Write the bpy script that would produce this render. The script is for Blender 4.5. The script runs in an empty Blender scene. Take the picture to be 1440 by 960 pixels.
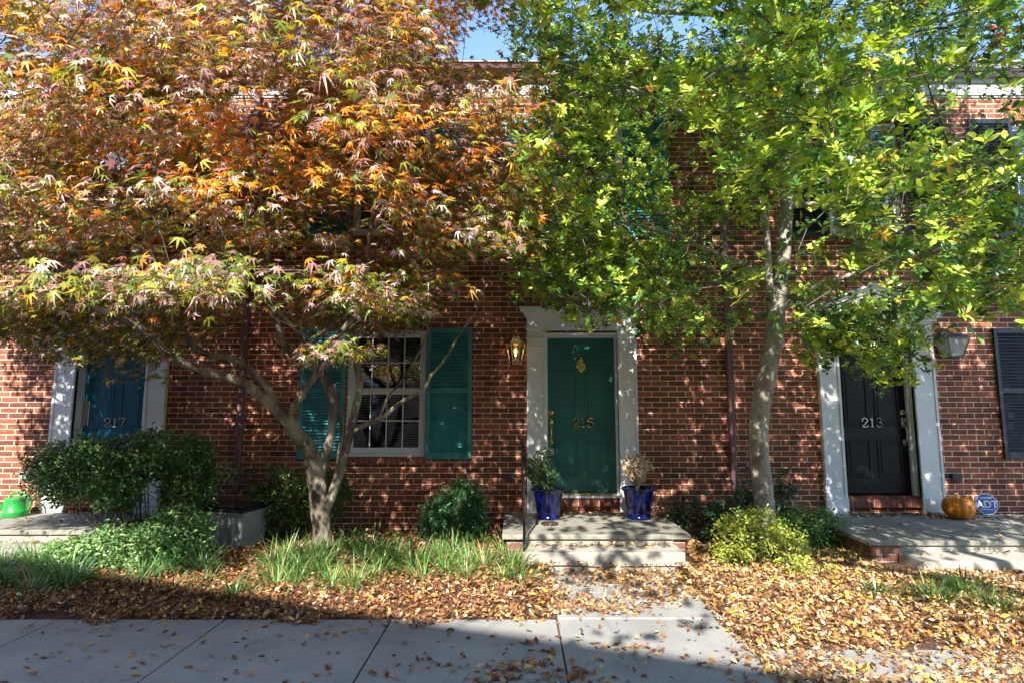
import bpy, bmesh, math, random
import numpy as np
from mathutils import Vector, Matrix, Euler, noise as mnoise
random.seed(11); rng = np.random.default_rng(11)
R = math.radians
scene = bpy.context.scene
COL = scene.collection

# ------------------------------------------------------------------ camera numbers
F, PX0, PITCH, EYE = 810.0, 727.0, math.radians(6.69), 1.57
def at(px, py, Y):
    """photo pixel (1440x960) + distance Y in metres -> world point"""
    r = (480 - py) / F
    Z = Y * math.tan(PITCH + math.atan(r))
    d = Y * math.cos(PITCH) + Z * math.sin(PITCH)
    return Vector(((px - PX0) * d / F, Y, Z + EYE))
def project(P):
    Z = P[..., 2] - EYE; Y = P[..., 1]
    d = Y * math.cos(PITCH) + Z * math.sin(PITCH); v = -Y * math.sin(PITCH) + Z * math.cos(PITCH)
    d = np.maximum(d, .05)
    return PX0 + F * P[..., 0] / d, 480 - F * v / d

# ------------------------------------------------------------------ object helpers
def tag(o, label=None, cat=None, group=None, kind=None):
    if label: o['label'] = label
    if cat: o['category'] = cat
    if group: o['group'] = group
    if kind: o['kind'] = kind
    return o
def empty(name, loc=(0, 0, 0), rz=0.0):
    o = bpy.data.objects.new(name, None); COL.objects.link(o)
    o.location = loc; o.rotation_euler = (0, 0, rz); o.empty_display_size = .1
    return o
def link(name, me, mat=None, parent=None, smooth=False):
    o = bpy.data.objects.new(name, me); COL.objects.link(o)
    if mat is not None:
        for m in (mat if isinstance(mat, (list, tuple)) else [mat]): me.materials.append(m)
    if parent is not None: o.parent = parent
    if smooth:
        me.polygons.foreach_set('use_smooth', np.ones(len(me.polygons), dtype=bool))
    return o

class MB:
    """collects shapes, then links ONE mesh"""
    def __init__(s): s.v = []; s.f = []
    def add(s, verts, faces):
        n = len(s.v); s.v += [tuple(p) for p in verts]; s.f += [tuple(i + n for i in f) for f in faces]; return s
    def box(s, x0, x1, y0, y1, z0, z1):
        return s.add([(x0,y0,z0),(x1,y0,z0),(x1,y1,z0),(x0,y1,z0),(x0,y0,z1),(x1,y0,z1),(x1,y1,z1),(x0,y1,z1)],
                     [(0,3,2,1),(4,5,6,7),(0,1,5,4),(1,2,6,5),(2,3,7,6),(3,0,4,7)])
    def obox(s, c, size, M):
        hx, hy, hz = [k / 2 for k in size]; c = Vector(c)
        vs = [c + M @ Vector((a*hx, b*hy, d*hz)) for d in (-1,1) for (a,b) in ((-1,-1),(1,-1),(1,1),(-1,1))]
        return s.add(vs, [(0,3,2,1),(4,5,6,7),(0,1,5,4),(1,2,6,5),(2,3,7,6),(3,0,4,7)])
    def lathe(s, c, prof, n=24, close=True):
        vs = []; fs = []
        for (r, z) in prof:
            for k in range(n):
                a = 2*math.pi*k/n; vs.append((c[0]+r*math.cos(a), c[1]+r*math.sin(a), c[2]+z))
        for i in range(len(prof)-1):
            for k in range(n):
                a = i*n+k; b = i*n+(k+1) % n; fs.append((a, b, b+n, a+n))
        if close:
            fs.append(tuple(reversed(range(n)))); fs.append(tuple((len(prof)-1)*n+k for k in range(n)))
        return s.add(vs, fs)
    def tube(s, pts, rad, n=8, cap=True, wob=0.0, oval=1.0):
        pts = [Vector(p) for p in pts]
        if not isinstance(rad, (list, tuple)): rad = [rad]*len(pts)
        vs = []; fs = []; ref = Vector((0, 0, 1)); prevx = None
        for i, p in enumerate(pts):
            t = (pts[min(i+1, len(pts)-1)] - pts[max(i-1, 0)])
            if t.length < 1e-9: t = Vector((0,0,1))
            t.normalize()
            if prevx is None:
                r0 = Vector((1,0,0)) if abs(t.x) < .8 else Vector((0,1,0))
                x = (r0 - t*r0.dot(t)).normalized()
            else:
                x = (prevx - t*prevx.dot(t))
                x = x.normalized() if x.length > 1e-6 else Vector((1,0,0))
            prevx = x; y = t.cross(x)
            for k in range(n):
                a = 2*math.pi*k/n; rr = rad[i]
                if wob: rr *= 1 + wob*mnoise.noise((p*7 + Vector((math.cos(a), math.sin(a), 0))*1.3))
                vs.append(p + x*math.cos(a)*rr + y*math.sin(a)*rr*oval)
        for i in range(len(pts)-1):
            for k in range(n):
                a = i*n+k; b = i*n+(k+1) % n; fs.append((a, b, b+n, a+n))
        if cap:
            fs.append(tuple(reversed(range(n)))); fs.append(tuple((len(pts)-1)*n+k for k in range(n)))
        return s.add(vs, fs)
    def prism(s, poly, y0, y1):
        """polygon in XZ extruded along Y"""
        n = len(poly)
        vs = [(x, y0, z) for x, z in poly] + [(x, y1, z) for x, z in poly]
        fs = [tuple(range(n)), tuple(reversed(range(n, 2*n)))] + [(i, i+n, (i+1) % n + n, (i+1) % n) for i in range(n)]
        return s.add(vs, fs)
    def xprism(s, poly, x0, x1):
        """polygon in YZ extruded along X"""
        n = len(poly)
        vs = [(x0, y, z) for y, z in poly] + [(x1, y, z) for y, z in poly]
        fs = [tuple(reversed(range(n))), tuple(range(n, 2*n))] + [(i, (i+1) % n, (i+1) % n + n, i+n) for i in range(n)]
        return s.add(vs, fs)
    def build(s, name, mat, parent=None, smooth=False, bevel=0, seg=1, fix=False):
        me = bpy.data.meshes.new(name); me.from_pydata(s.v, [], s.f)
        if fix or bevel:
            bm = bmesh.new(); bm.from_mesh(me)
            bmesh.ops.recalc_face_normals(bm, faces=bm.faces)
            if bevel:
                es = [e for e in bm.edges if len(e.link_faces) == 2 and e.calc_face_angle(0) > .6]
                bmesh.ops.bevel(bm, geom=es, offset=bevel, segments=seg, affect='EDGES', clamp_overlap=True, profile=.6)
            bm.to_mesh(me); bm.free()
        me.update()
        o = link(name, me, mat, parent, smooth)
        if smooth and bevel:
            pass
        return o

def catmull(pts, per=5):
    """pts: list of tuples of any length, smooth interpolation"""
    P = [np.array(p, float) for p in pts]; P = [2*P[0]-P[1]] + P + [2*P[-1]-P[-2]]; out = []
    for i in range(1, len(P)-2):
        for k in range(per):
            t = k/per; a, b, c, d = P[i-1], P[i], P[i+1], P[i+2]
            out.append(.5*((2*b)+(-a+c)*t+(2*a-5*b+4*c-d)*t*t+(-a+3*b-3*c+d)*t**3))
    out.append(P[-2]); return out

# ------------------------------------------------------------------ materials
def mat(name):
    m = bpy.data.materials.new(name); m.use_nodes = True
    nt = m.node_tree; nt.nodes.clear()
    out = nt.nodes.new('ShaderNodeOutputMaterial'); b = nt.nodes.new('ShaderNodeBsdfPrincipled')
    nt.links.new(b.outputs[0], out.inputs[0])
    return m, nt, b, out
def N(nt, t, **kw):
    n = nt.nodes.new(t)
    for k, v in kw.items():
        if k in n.inputs.keys() if isinstance(k, str) else False: n.inputs[k].default_value = v
        else: setattr(n, k, v)
    return n
def ramp(nt, stops, fac, mode='LINEAR'):
    n = nt.nodes.new('ShaderNodeValToRGB'); cr = n.color_ramp; cr.interpolation = mode
    while len(cr.elements) > 1: cr.elements.remove(cr.elements[-1])
    cr.elements[0].position = stops[0][0]; cr.elements[0].color = (*stops[0][1], 1)
    for p, c in stops[1:]:
        e = cr.elements.new(p); e.color = (*c, 1)
    nt.links.new(fac, n.inputs[0]); return n
def noisy(name, stops, scale=6, detail=6, rough=.6, spec=.5, bump=.2, bscale=None, metallic=0, dist=.02, coat=0, stretch=None, world=False):
    m, nt, b, out = mat(name)
    tc = nt.nodes.new('ShaderNodeTexCoord'); mp = nt.nodes.new('ShaderNodeMapping')
    if world:
        ge = nt.nodes.new('ShaderNodeNewGeometry'); nt.links.new(ge.outputs['Position'], mp.inputs[0])
    else: nt.links.new(tc.outputs['Object'], mp.inputs[0])
    if stretch: mp.inputs['Scale'].default_value = stretch
    n1 = nt.nodes.new('ShaderNodeTexNoise'); n1.inputs['Scale'].default_value = scale; n1.inputs['Detail'].default_value = detail
    n1.inputs['Roughness'].default_value = .65
    nt.links.new(mp.outputs[0], n1.inputs['Vector'])
    r = ramp(nt, stops, n1.outputs['Fac']); nt.links.new(r.outputs[0], b.inputs['Base Color'])
    b.inputs['Roughness'].default_value = rough; b.inputs['Specular IOR Level'].default_value = spec
    b.inputs['Metallic'].default_value = metallic; b.inputs['Coat Weight'].default_value = coat
    if bump:
        n2 = nt.nodes.new('ShaderNodeTexNoise'); n2.inputs['Scale'].default_value = bscale or scale*6; n2.inputs['Detail'].default_value = 5
        nt.links.new(mp.outputs[0], n2.inputs['Vector'])
        bp = nt.nodes.new('ShaderNodeBump'); bp.inputs['Strength'].default_value = bump; bp.inputs['Distance'].default_value = dist
        nt.links.new(n2.outputs['Fac'], bp.inputs['Height']); nt.links.new(bp.outputs[0], b.inputs['Normal'])
    return m
def brick_mat(name, c1, c2, mortar, bw=.2195, rh=.0693, swap=False, off=(0, 0)):
    m, nt, b, out = mat(name); L = nt.links.new
    ge = nt.nodes.new('ShaderNodeNewGeometry')
    sp = nt.nodes.new('ShaderNodeSeparateXYZ'); L(ge.outputs['Position'], sp.inputs[0])
    sn = nt.nodes.new('ShaderNodeSeparateXYZ'); L(ge.outputs['True Normal'], sn.inputs[0])
    ab = nt.nodes.new('ShaderNodeMath'); ab.operation = 'ABSOLUTE'; L(sn.outputs[0], ab.inputs[0])
    gt = nt.nodes.new('ShaderNodeMath'); gt.operation = 'GREATER_THAN'; gt.inputs[1].default_value = .7; L(ab.outputs[0], gt.inputs[0])
    mx = nt.nodes.new('ShaderNodeMix'); mx.data_type = 'FLOAT'; L(gt.outputs[0], mx.inputs[0]); L(sp.outputs[0], mx.inputs[2]); L(sp.outputs[1], mx.inputs[3])
    cb = nt.nodes.new('ShaderNodeCombineXYZ')
    L(mx.outputs[0], cb.inputs[0]); L(sp.outputs[2], cb.inputs[1])
    mp = nt.nodes.new('ShaderNodeMapping'); mp.inputs['Location'].default_value = (off[0], off[1], 0); L(cb.outputs[0], mp.inputs[0])
    # slightly wavering joints
    nz = nt.nodes.new('ShaderNodeTexNoise'); nz.inputs['Scale'].default_value = 9; L(mp.outputs[0], nz.inputs['Vector'])
    ad = nt.nodes.new('ShaderNodeVectorMath'); ad.operation = 'MULTIPLY_ADD'
    L(nz.outputs['Color'], ad.inputs[0]); ad.inputs[1].default_value = (.006, .004, 0); L(mp.outputs[0], ad.inputs[2])
    br = nt.nodes.new('ShaderNodeTexBrick'); L(ad.outputs[0], br.inputs['Vector'])
    br.inputs['Scale'].default_value = 1; br.inputs['Brick Width'].default_value = bw; br.inputs['Row Height'].default_value = rh
    br.inputs['Mortar Size'].default_value = .0060; br.inputs['Mortar Smooth'].default_value = .25; br.inputs['Bias'].default_value = 0
    br.inputs['Color1'].default_value = (0, 0, 0, 1); br.inputs['Color2'].default_value = (1, 1, 1, 1); br.inputs['Mortar'].default_value = (.5, .5, .5, 1)
    rc = ramp(nt, [(0, c2), (.35, tuple((a+d)/2 for a, d in zip(c1, c2))), (.7, c1), (1, tuple(min(1, k*1.25) for k in c1))], br.outputs['Color'])
    n2 = nt.nodes.new('ShaderNodeTexNoise'); n2.inputs['Scale'].default_value = 22; n2.inputs['Detail'].default_value = 8; L(cb.outputs[0], n2.inputs['Vector'])
    n3 = nt.nodes.new('ShaderNodeTexNoise'); n3.inputs['Scale'].default_value = .9; n3.inputs['Detail'].default_value = 5; L(cb.outputs[0], n3.inputs['Vector'])
    r2 = ramp(nt, [(.25, (.70, .68, .68)), (.7, (1.10, 1.09, 1.08))], n2.outputs['Fac'])
    r3 = ramp(nt, [(.32, (.66, .66, .68)), (.5, (.95, .94, .93)), (.72, (1.15, 1.12, 1.08))], n3.outputs['Fac'])
    m1 = nt.nodes.new('ShaderNodeMixRGB'); m1.blend_type = 'MULTIPLY'; m1.inputs[0].default_value = 1; L(rc.outputs[0], m1.inputs[1]); L(r2.outputs[0], m1.inputs[2])
    m2 = nt.nodes.new('ShaderNodeMixRGB'); m2.inputs[2].default_value = (*mortar, 1); L(br.outputs['Fac'], m2.inputs[0]); L(m1.outputs[0], m2.inputs[1])
    m3 = nt.nodes.new('ShaderNodeMixRGB'); m3.blend_type = 'MULTIPLY'; m3.inputs[0].default_value = 1; L(m2.outputs[0], m3.inputs[1]); L(r3.outputs[0], m3.inputs[2])
    L(m3.outputs[0], b.inputs['Base Color']); b.inputs['Roughness'].default_value = .8; b.inputs['Specular IOR Level'].default_value = .3
    n4 = nt.nodes.new('ShaderNodeTexNoise'); n4.inputs['Scale'].default_value = 3.2; n4.inputs['Detail'].default_value = 7
    mq = nt.nodes.new('ShaderNodeMapping'); mq.inputs['Scale'].default_value = (1, .22, 1); L(cb.outputs[0], mq.inputs[0]); L(mq.outputs[0], n4.inputs['Vector'])
    r4 = ramp(nt, [(.36, (.68, .68, .70)), (.5, (1, 1, 1)), (.66, (1, 1, 1)), (.76, (1.25, 1.25, 1.25))], n4.outputs['Fac'])
    m4 = nt.nodes.new('ShaderNodeMixRGB'); m4.blend_type = 'MULTIPLY'; m4.inputs[0].default_value = 1; L(m3.outputs[0], m4.inputs[1]); L(r4.outputs[0], m4.inputs[2]); L(m4.outputs[0], b.inputs['Base Color'])
    mh = nt.nodes.new('ShaderNodeMath'); mh.operation = 'MULTIPLY_ADD'; L(br.outputs['Fac'], mh.inputs[0]); mh.inputs[1].default_value = -1
    L(n2.outputs['Fac'], mh.inputs[2])
    bp = nt.nodes.new('ShaderNodeBump'); bp.inputs['Strength'].default_value = .8; bp.inputs['Distance'].default_value = .006
    L(mh.outputs[0], bp.inputs['Height']); L(bp.outputs[0], b.inputs['Normal'])
    return m
def leaf_mat(name, trans=.38, rough=.42, spec=.5, boost=1.5, sat=1.0):
    m, nt, b, out = mat(name); L = nt.links.new
    at_ = nt.nodes.new('ShaderNodeAttribute'); at_.attribute_name = 'tint'
    L(at_.outputs['Color'], b.inputs['Base Color']); b.inputs['Roughness'].default_value = rough; b.inputs['Specular IOR Level'].default_value = spec
    g = nt.nodes.new('ShaderNodeMixRGB'); g.blend_type = 'MULTIPLY'; g.inputs[0].default_value = 1; L(at_.outputs['Color'], g.inputs[1]); g.inputs[2].default_value = (boost, boost*.95, boost*.6, 1)
    tr = nt.nodes.new('ShaderNodeBsdfTranslucent'); L(g.outputs[0], tr.inputs[0])
    mx = nt.nodes.new('ShaderNodeMixShader'); mx.inputs[0].default_value = trans; L(b.outputs[0], mx.inputs[1]); L(tr.outputs[0], mx.inputs[2]); L(mx.outputs[0], out.inputs[0])
    return m
def plain(name, c, rough=.5, metallic=0, spec=.5, coat=0):
    v = [max(0, k*.82) for k in c]; w = [min(1, k*1.12) for k in c]
    return noisy(name, [(.35, v), (.65, w)], scale=9, rough=rough, metallic=metallic, spec=spec, coat=coat, bump=.06, bscale=60, dist=.004)

M = {}
M['brick'] = brick_mat('brick', (.37, .118, .062), (.20, .064, .038), (.82, .68, .53))
M['brick_pale'] = brick_mat('brick_pale', (.36, .16, .12), (.23, .1, .08), (.45, .4, .36), off=(.05, .02))
M['brick_solid'] = noisy('brick_solid', [(.25, (.15, .05, .04)), (.5, (.27, .085, .055)), (.75, (.38, .12, .075))], scale=9, rough=.8, spec=.3, bump=.4, bscale=80)
M['mortar'] = noisy('mortar', [(.3, (.5, .43, .35)), (.7, (.64, .55, .45))], scale=20, rough=.9)
M['white'] = noisy('white_paint', [(.3, (.74, .77, .80)), (.6, (.84, .86, .87))], scale=3, rough=.42, bump=.05, bscale=50, dist=.003)
M['trim_grey'] = noisy('fascia_paint', [(.3, (.40, .41, .42)), (.7, (.55, .55, .55))], scale=4, rough=.5, bump=.05)
M['gutter'] = plain('gutter_mauve', (.25, .14, .14), rough=.5)
M['downspout'] = noisy('downspout_mauve', [(.3, (.17, .088, .095)), (.7, (.25, .135, .14))], scale=5, rough=.45, bump=.05, stretch=(1, 1, .3))
M['shut_teal'] = noisy('shutter_teal', [(.28, (.022, .20, .225)), (.5, (.05, .29, .315)), (.75, (.10, .36, .38))], scale=5, rough=.48, bump=.08)
M['shut_navy'] = noisy('shutter_navy', [(.3, (.006, .009, .018)), (.7, (.02, .028, .045))], scale=5, rough=.4, bump=.05)
M['door_green'] = noisy('door_green', [(.3, (.016, .125, .11)), (.7, (.034, .19, .17))], scale=4, rough=.32, bump=.05)
M['door_blue'] = noisy('door_blue', [(.3, (.006, .09, .16)), (.7, (.012, .14, .23))], scale=4, rough=.32, bump=.05)
M['door_black'] = noisy('door_black', [(.3, (.003, .0035, .006)), (.7, (.008, .009, .015))], scale=4, spec=.25, rough=.38, bump=.05)
M['brass'] = plain('brass', (.75, .5, .17), rough=.25, metallic=1)
M['silver'] = plain('brushed_silver', (.6, .58, .55), rough=.3, metallic=1)
M['iron'] = plain('black_iron', (.02, .021, .024), rough=.4, metallic=.6)
M['grey_metal'] = plain('weathered_grey_metal', (.06, .065, .075), rough=.45, metallic=.3)
M['roof'] = noisy('roof_shingles', [(.3, (.06, .058, .06)), (.7, (.12, .115, .11))], scale=12, rough=.9, bump=.5)
M['dark_room'] = plain('dark_room', (.03, .028, .026), rough=.9)
M['blind'] = plain('blind_beige', (.34, .33, .31), rough=.6)
M['curtain'] = plain('curtain_white', (.72, .73, .75), rough=.8)
M['plastic_green'] = plain('green_plastic', (.03, .33, .06), rough=.3)
M['plastic_grey'] = plain('grey_plastic', (.30, .32, .32), rough=.4)
M['plastic_black'] = plain('black_plastic', (.018, .02, .022), rough=.4)
M['pipe_white'] = plain('white_pipe', (.6, .6, .6), rough=.4)
M['glaze'] = plain('cobalt_glaze', (.001, .006, .075), rough=.12, coat=.6)
M['soil'] = noisy('potting_soil', [(.3, (.03, .02, .014)), (.7, (.07, .05, .035))], scale=30, rough=.95, bump=.6)
M['sign_blue'] = plain('sign_blue', (.004, .075, .36), rough=.3)
M['sign_white'] = plain('sign_white', (.8, .82, .84), rough=.4)
M['frost'] = plain('frosted_pane', (.42, .43, .42), rough=.25)
M['leaf_maple'] = leaf_mat('leaf_maple', trans=.36, rough=.36, spec=.65, boost=1.35)
M['leaf_green'] = leaf_mat('leaf_green', trans=.30, rough=.28, spec=.75, boost=1.35)
M['leaf_litter'] = leaf_mat('leaf_litter', trans=.12, rough=.65, spec=.3, boost=1.2)
M['berry'] = plain('red_berry', (.62, .07, .02), rough=.3)
# bark
M['bark_maple'] = noisy('bark_maple', [(.30, (.06, .048, .035)), (.43, (.15, .125, .095)), (.55, (.30, .26, .21)), (.72, (.56, .52, .44))], scale=7, detail=12, rough=.85, spec=.25, bump=.9, bscale=34, stretch=(1, 1, .35), world=True)
M['bark_holly'] = noisy('bark_holly', [(.28, (.15, .135, .11)), (.45, (.33, .30, .26)), (.7, (.54, .51, .46))], scale=8, detail=12, rough=.85, spec=.25, bump=.8, bscale=34, stretch=(1, 1, .8), world=True)
M['twig'] = plain('twig_bark', (.11, .09, .07), rough=.85)
M['twig_grey'] = plain('twig_grey', (.17, .15, .13), rough=.85)
M['dry_stem'] = plain('dry_stem', (.62, .48, .33), rough=.9)
# concrete
def concrete(name, lo, hi, dirt=(.09, .085, .07), amt=.5, wet=.85):
    m, nt, b, out = mat(name); L = nt.links.new
    ge = nt.nodes.new('ShaderNodeNewGeometry')
    n1 = nt.nodes.new('ShaderNodeTexNoise'); n1.inputs['Scale'].default_value = 1.7; n1.inputs['Detail'].default_value = 8; n1.inputs['Roughness'].default_value = .6
    n2 = nt.nodes.new('ShaderNodeTexNoise'); n2.inputs['Scale'].default_value = 120; n2.inputs['Detail'].default_value = 3
    n3 = nt.nodes.new('ShaderNodeTexNoise'); n3.inputs['Scale'].default_value = 5.5; n3.inputs['Detail'].default_value = 9; n3.inputs['Roughness'].default_value = .75
    for n in (n1, n2, n3): L(ge.outputs['Position'], n.inputs['Vector'])
    r1 = ramp(nt, [(.3, lo), (.7, hi)], n1.outputs['Fac'])
    r2 = ramp(nt, [(.3, (.78, .78, .78)), (.7, (1.12, 1.12, 1.12))], n2.outputs['Fac'])
    r3 = ramp(nt, [(.56, (0, 0, 0)), (.72, (amt, amt, amt))], n3.outputs['Fac'])
    m1 = nt.nodes.new('ShaderNodeMixRGB'); m1.blend_type = 'MULTIPLY'; m1.inputs[0].default_value = 1; L(r1.outputs[0], m1.inputs[1]); L(r2.outputs[0], m1.inputs[2])
    m2 = nt.nodes.new('ShaderNodeMixRGB'); L(r3.outputs[0], m2.inputs[0]); L(m1.outputs[0], m2.inputs[1]); m2.inputs[2].default_value = (*dirt, 1)
    vo = nt.nodes.new('ShaderNodeTexNoise'); vo.inputs['Scale'].default_value = 34; vo.inputs['Detail'].default_value = 2; L(ge.outputs['Position'], vo.inputs['Vector'])
    r5 = ramp(nt, [(.24, (.45, .42, .38)), (.33, (1, 1, 1))], vo.outputs['Fac'])
    m5 = nt.nodes.new('ShaderNodeMixRGB'); m5.blend_type = 'MULTIPLY'; m5.inputs[0].default_value = 1; L(m2.outputs[0], m5.inputs[1]); L(r5.outputs[0], m5.inputs[2]); m2 = m5
    L(m2.outputs[0], b.inputs['Base Color']); b.inputs['Roughness'].default_value = wet; b.inputs['Specular IOR Level'].default_value = .35
    bp = nt.nodes.new('ShaderNodeBump'); bp.inputs['Strength'].default_value = .35; bp.inputs['Distance'].default_value = .004
    L(n2.outputs['Fac'], bp.inputs['Height']); L(bp.outputs[0], b.inputs['Normal'])
    return m
M['concrete'] = concrete('sidewalk_concrete', (.27, .275, .27), (.40, .40, .385), amt=.6)
M['flagstone'] = concrete('stoop_stone', (.25, .25, .215), (.36, .355, .30), dirt=(.08, .085, .06), amt=.55)
M['step'] = concrete('step_concrete', (.36, .345, .30), (.47, .45, .39), dirt=(.12, .11, .08), amt=.5)
M['asphalt'] = noisy('asphalt', [(.3, (.04, .04, .042)), (.7, (.065, .064, .062))], scale=30, rough=.9, bump=.4, world=True)
M['earth'] = noisy('mulch_earth', [(.25, (.03, .018, .012)), (.5, (.10, .05, .028)), (.75, (.20, .11, .055))], scale=28, detail=9, rough=.95, bump=.9, bscale=70, dist=.03, world=True)
# glass
def glass_mat():
    m, nt, b, out = mat('window_glass'); nt.nodes.remove(b); L = nt.links.new
    gl = nt.nodes.new('ShaderNodeBsdfGlossy'); gl.inputs['Roughness'].default_value = .02; gl.inputs['Color'].default_value = (.9, .95, 1, 1)
    tr = nt.nodes.new('ShaderNodeBsdfTransparent'); tr.inputs[0].default_value = (.8, .84, .86, 1)
    fr = nt.nodes.new('ShaderNodeFresnel'); fr.inputs[0].default_value = 1.5
    ma = nt.nodes.new('ShaderNodeMath'); ma.operation = 'MULTIPLY_ADD'; L(fr.outputs[0], ma.inputs[0]); ma.inputs[1].default_value = 1.3; ma.inputs[2].default_value = .06
    nz = nt.nodes.new('ShaderNodeTexNoise'); nz.inputs['Scale'].default_value = 2.2
    bp = nt.nodes.new('ShaderNodeBump'); bp.inputs['Strength'].default_value = .05; bp.inputs['Distance'].default_value = .05
    L(nz.outputs['Fac'], bp.inputs['Height']); L(bp.outputs[0], gl.inputs['Normal'])
    mx = nt.nodes.new('ShaderNodeMixShader'); L(ma.outputs[0], mx.inputs[0]); L(tr.outputs[0], mx.inputs[1]); L(gl.outputs[0], mx.inputs[2]); L(mx.outputs[0], out.inputs[0])
    return m
M['glass'] = glass_mat()
m_, nt_, b_, o_ = mat('lit_bulb'); b_.inputs['Base Color'].default_value = (1, .8, .5, 1); b_.inputs['Emission Color'].default_value = (1, .62, .25, 1); b_.inputs['Emission Strength'].default_value = 1.2
M['bulb'] = m_

# ------------------------------------------------------------------ bulk leaves
def bulk(name, tv, tf, pos, X, Y, Zn, scale, tint, material, parent=None, smooth=False, bend=None):
    """copies of one leaf template merged into one mesh; X/Y/Zn: per-leaf axes (n,3)"""
    tv = np.array(tv, float); n = len(pos); k = len(tv)
    sc = np.asarray(scale).reshape(-1, 1, 1)
    loc = tv[None, :, :]*sc
    if bend is not None:
        loc = loc.copy(); r2 = (tv[:, 0]**2+tv[:, 1]**2)[None, :]
        loc[:, :, 2] += np.asarray(bend)[:, None]*r2*sc[:, :, 0]
    V = pos[:, None, :]+loc[:, :, 0:1]*X[:, None, :]+loc[:, :, 1:2]*Y[:, None, :]+loc[:, :, 2:3]*Zn[:, None, :]
    V = V.reshape(-1, 3).astype(np.float32)
    tl = np.array([i for f in tf for i in f]); tot = np.array([len(f) for f in tf])
    loops = (np.arange(n)[:, None]*k+tl[None, :]).ravel().astype(np.int32)
    tots = np.tile(tot, n).astype(np.int32); starts = np.concatenate([[0], np.cumsum(tots)[:-1]]).astype(np.int32)
    me = bpy.data.meshes.new(name)
    me.vertices.add(len(V)); me.vertices.foreach_set('co', V.ravel())
    me.loops.add(len(loops)); me.loops.foreach_set('vertex_index', loops)
    me.polygons.add(len(tots)); me.polygons.foreach_set('loop_start', starts); me.polygons.foreach_set('loop_total', tots)
    me.update(calc_edges=True)
    a = me.color_attributes.new('tint', 'FLOAT_COLOR', 'POINT')
    c = np.ones((n, k, 4), np.float32); c[:, :, :3] = tint[:, None, :]
    a.data.foreach_set('color', c.ravel())
    return link(name, me, material, parent, smooth)
def unit(a): return a/np.maximum(np.linalg.norm(a, axis=-1, keepdims=True), 1e-9)
def axes(normal, along):
    Zn = unit(normal); Y = unit(along-Zn*(along*Zn).sum(-1, keepdims=True)); X = np.cross(Y, Zn)
    return X, Y, Zn
def jitter(c, n, v=.22, h=.08):
    """per-leaf tone variation"""
    c = np.asarray(c, float); k = np.exp(rng.normal(0, v, (n, 1))); return np.clip(c*k*np.exp(rng.normal(0, h, (n, 3))), .002, .95)
def pick(palette, weights, n):
    w = np.array(weights, float)
    if w.ndim == 1: idx = rng.choice(len(palette), n, p=w/w.sum())
    else:
        w = w/w.sum(1, keepdims=True); cs = np.cumsum(w, 1); idx = (rng.random((n, 1)) > cs).sum(1).clip(0, len(palette)-1)
    return np.array(palette)[idx]
# leaf templates
def maple_leaf():
    v = [(0, 0, 0)]; f = []
    ang = [-128, -82, -40, 0, 40, 82, 128]; ln = [.42, .78, 1.0, 1.12, 1.0, .78, .42]
    notch = [-150, -105, -61, -20, 20, 61, 105, 150]; nl = [.14, .25, .33, .37, .37, .33, .25, .14]
    for a, l in zip(notch, nl): v.append((l*math.sin(R(a)), l*math.cos(R(a)), .03))
    for a, l in zip(ang, ln): v.append((l*math.sin(R(a)), l*math.cos(R(a)), -.10*l))
    for i in range(7): f.append((0, 1+i, 9+i, 2+i))
    return v, f
MAPLE = maple_leaf()
OVAL = ([(0, 0, 0), (.17, .30, .05), (.235, .64, .05), (0, 1, -.08), (-.235, .64, .05), (-.17, .30, .05), (0, .48, -.01)],
        [(0, 1, 6), (1, 2, 6), (2, 3, 6), (3, 4, 6), (4, 5, 6), (5, 0, 6)])
DIAM = ([(0, 0, 0), (.24, .45, .07), (0, 1, 0), (-.24, .45, .07)], [(0, 1, 2), (0, 2, 3)])
LANCE = ([(0, 0, 0), (.13, .4, .04), (0, 1, -.1), (-.13, .4, .04)], [(0, 1, 2), (0, 2, 3)])

# ------------------------------------------------------------------ setting: ground
XL, XR = -60, 60
JX = [-3.45+1.25*k for k in range(-8, 5)]            # panel joints; the sidewalk proper
def sheet(name, x0, x1, y0, y1, z, m):
    return tag(MB().add([(x0,y0,z),(x1,y0,z),(x1,y1,z),(x0,y1,z)], [(0,1,2,3)]).build(name, m), kind='structure')
sheet('ground', -300, 300, -300, 300, -.14, M['earth'])
sheet('road', XL, XR, -4.2, .9, -.12, M['asphalt'])
mb = MB(); g = .006
xs = [-60]+[-3.45+1.25*k for k in range(-10, 5)]+[1.57]
xs = sorted(set(round(x, 3) for x in [-3.45+1.25*k for k in range(-14, 4)]+[.30, 1.57]))
xs = [x for x in xs if not (.3 < x < 1.5) and abs(x-.30) > .05 or x == .30]
for a, b in zip(xs[:-1], xs[1:]):
    for (y0, y1) in ((1.05, 2.75), (2.75, 4.56)): mb.box(a+g, b-g, y0+g, y1-g, -.12, 0)
for k in range(16):
    a = 1.57+1.25*k
    for (y0, y1) in ((1.05, 2.6), (2.6, 4.02)): mb.box(a+g, a+1.25-g, y0+g, y1-g, -.12, -.004)
o = mb.build('sidewalk', M['concrete'], bevel=.005, seg=1); tag(o, kind='structure')
mb = MB(); mb.box(XL, XR, .9, 1.05, -.14, .0); tag(mb.build('kerb', M['step'], bevel=.015, seg=2), kind='structure')
mb = MB()
mb.box(.30+g, 1.57-g, 4.57, 5.18, -.12, .006); mb.box(.30+g, 1.57-g, 5.19, 5.84, -.12, .004)
tag(mb.build('path', M['concrete'], bevel=.005), kind='structure')
mb = MB(); mb.box(4.35, 5.6, 4.03, 4.8, -.12, .004); mb.box(4.35, 5.6, 4.81, 5.6, -.12, .008)
o = mb.build('path', M['concrete'], bevel=.005); tag(o, kind='structure')
mb = MB()
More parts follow.
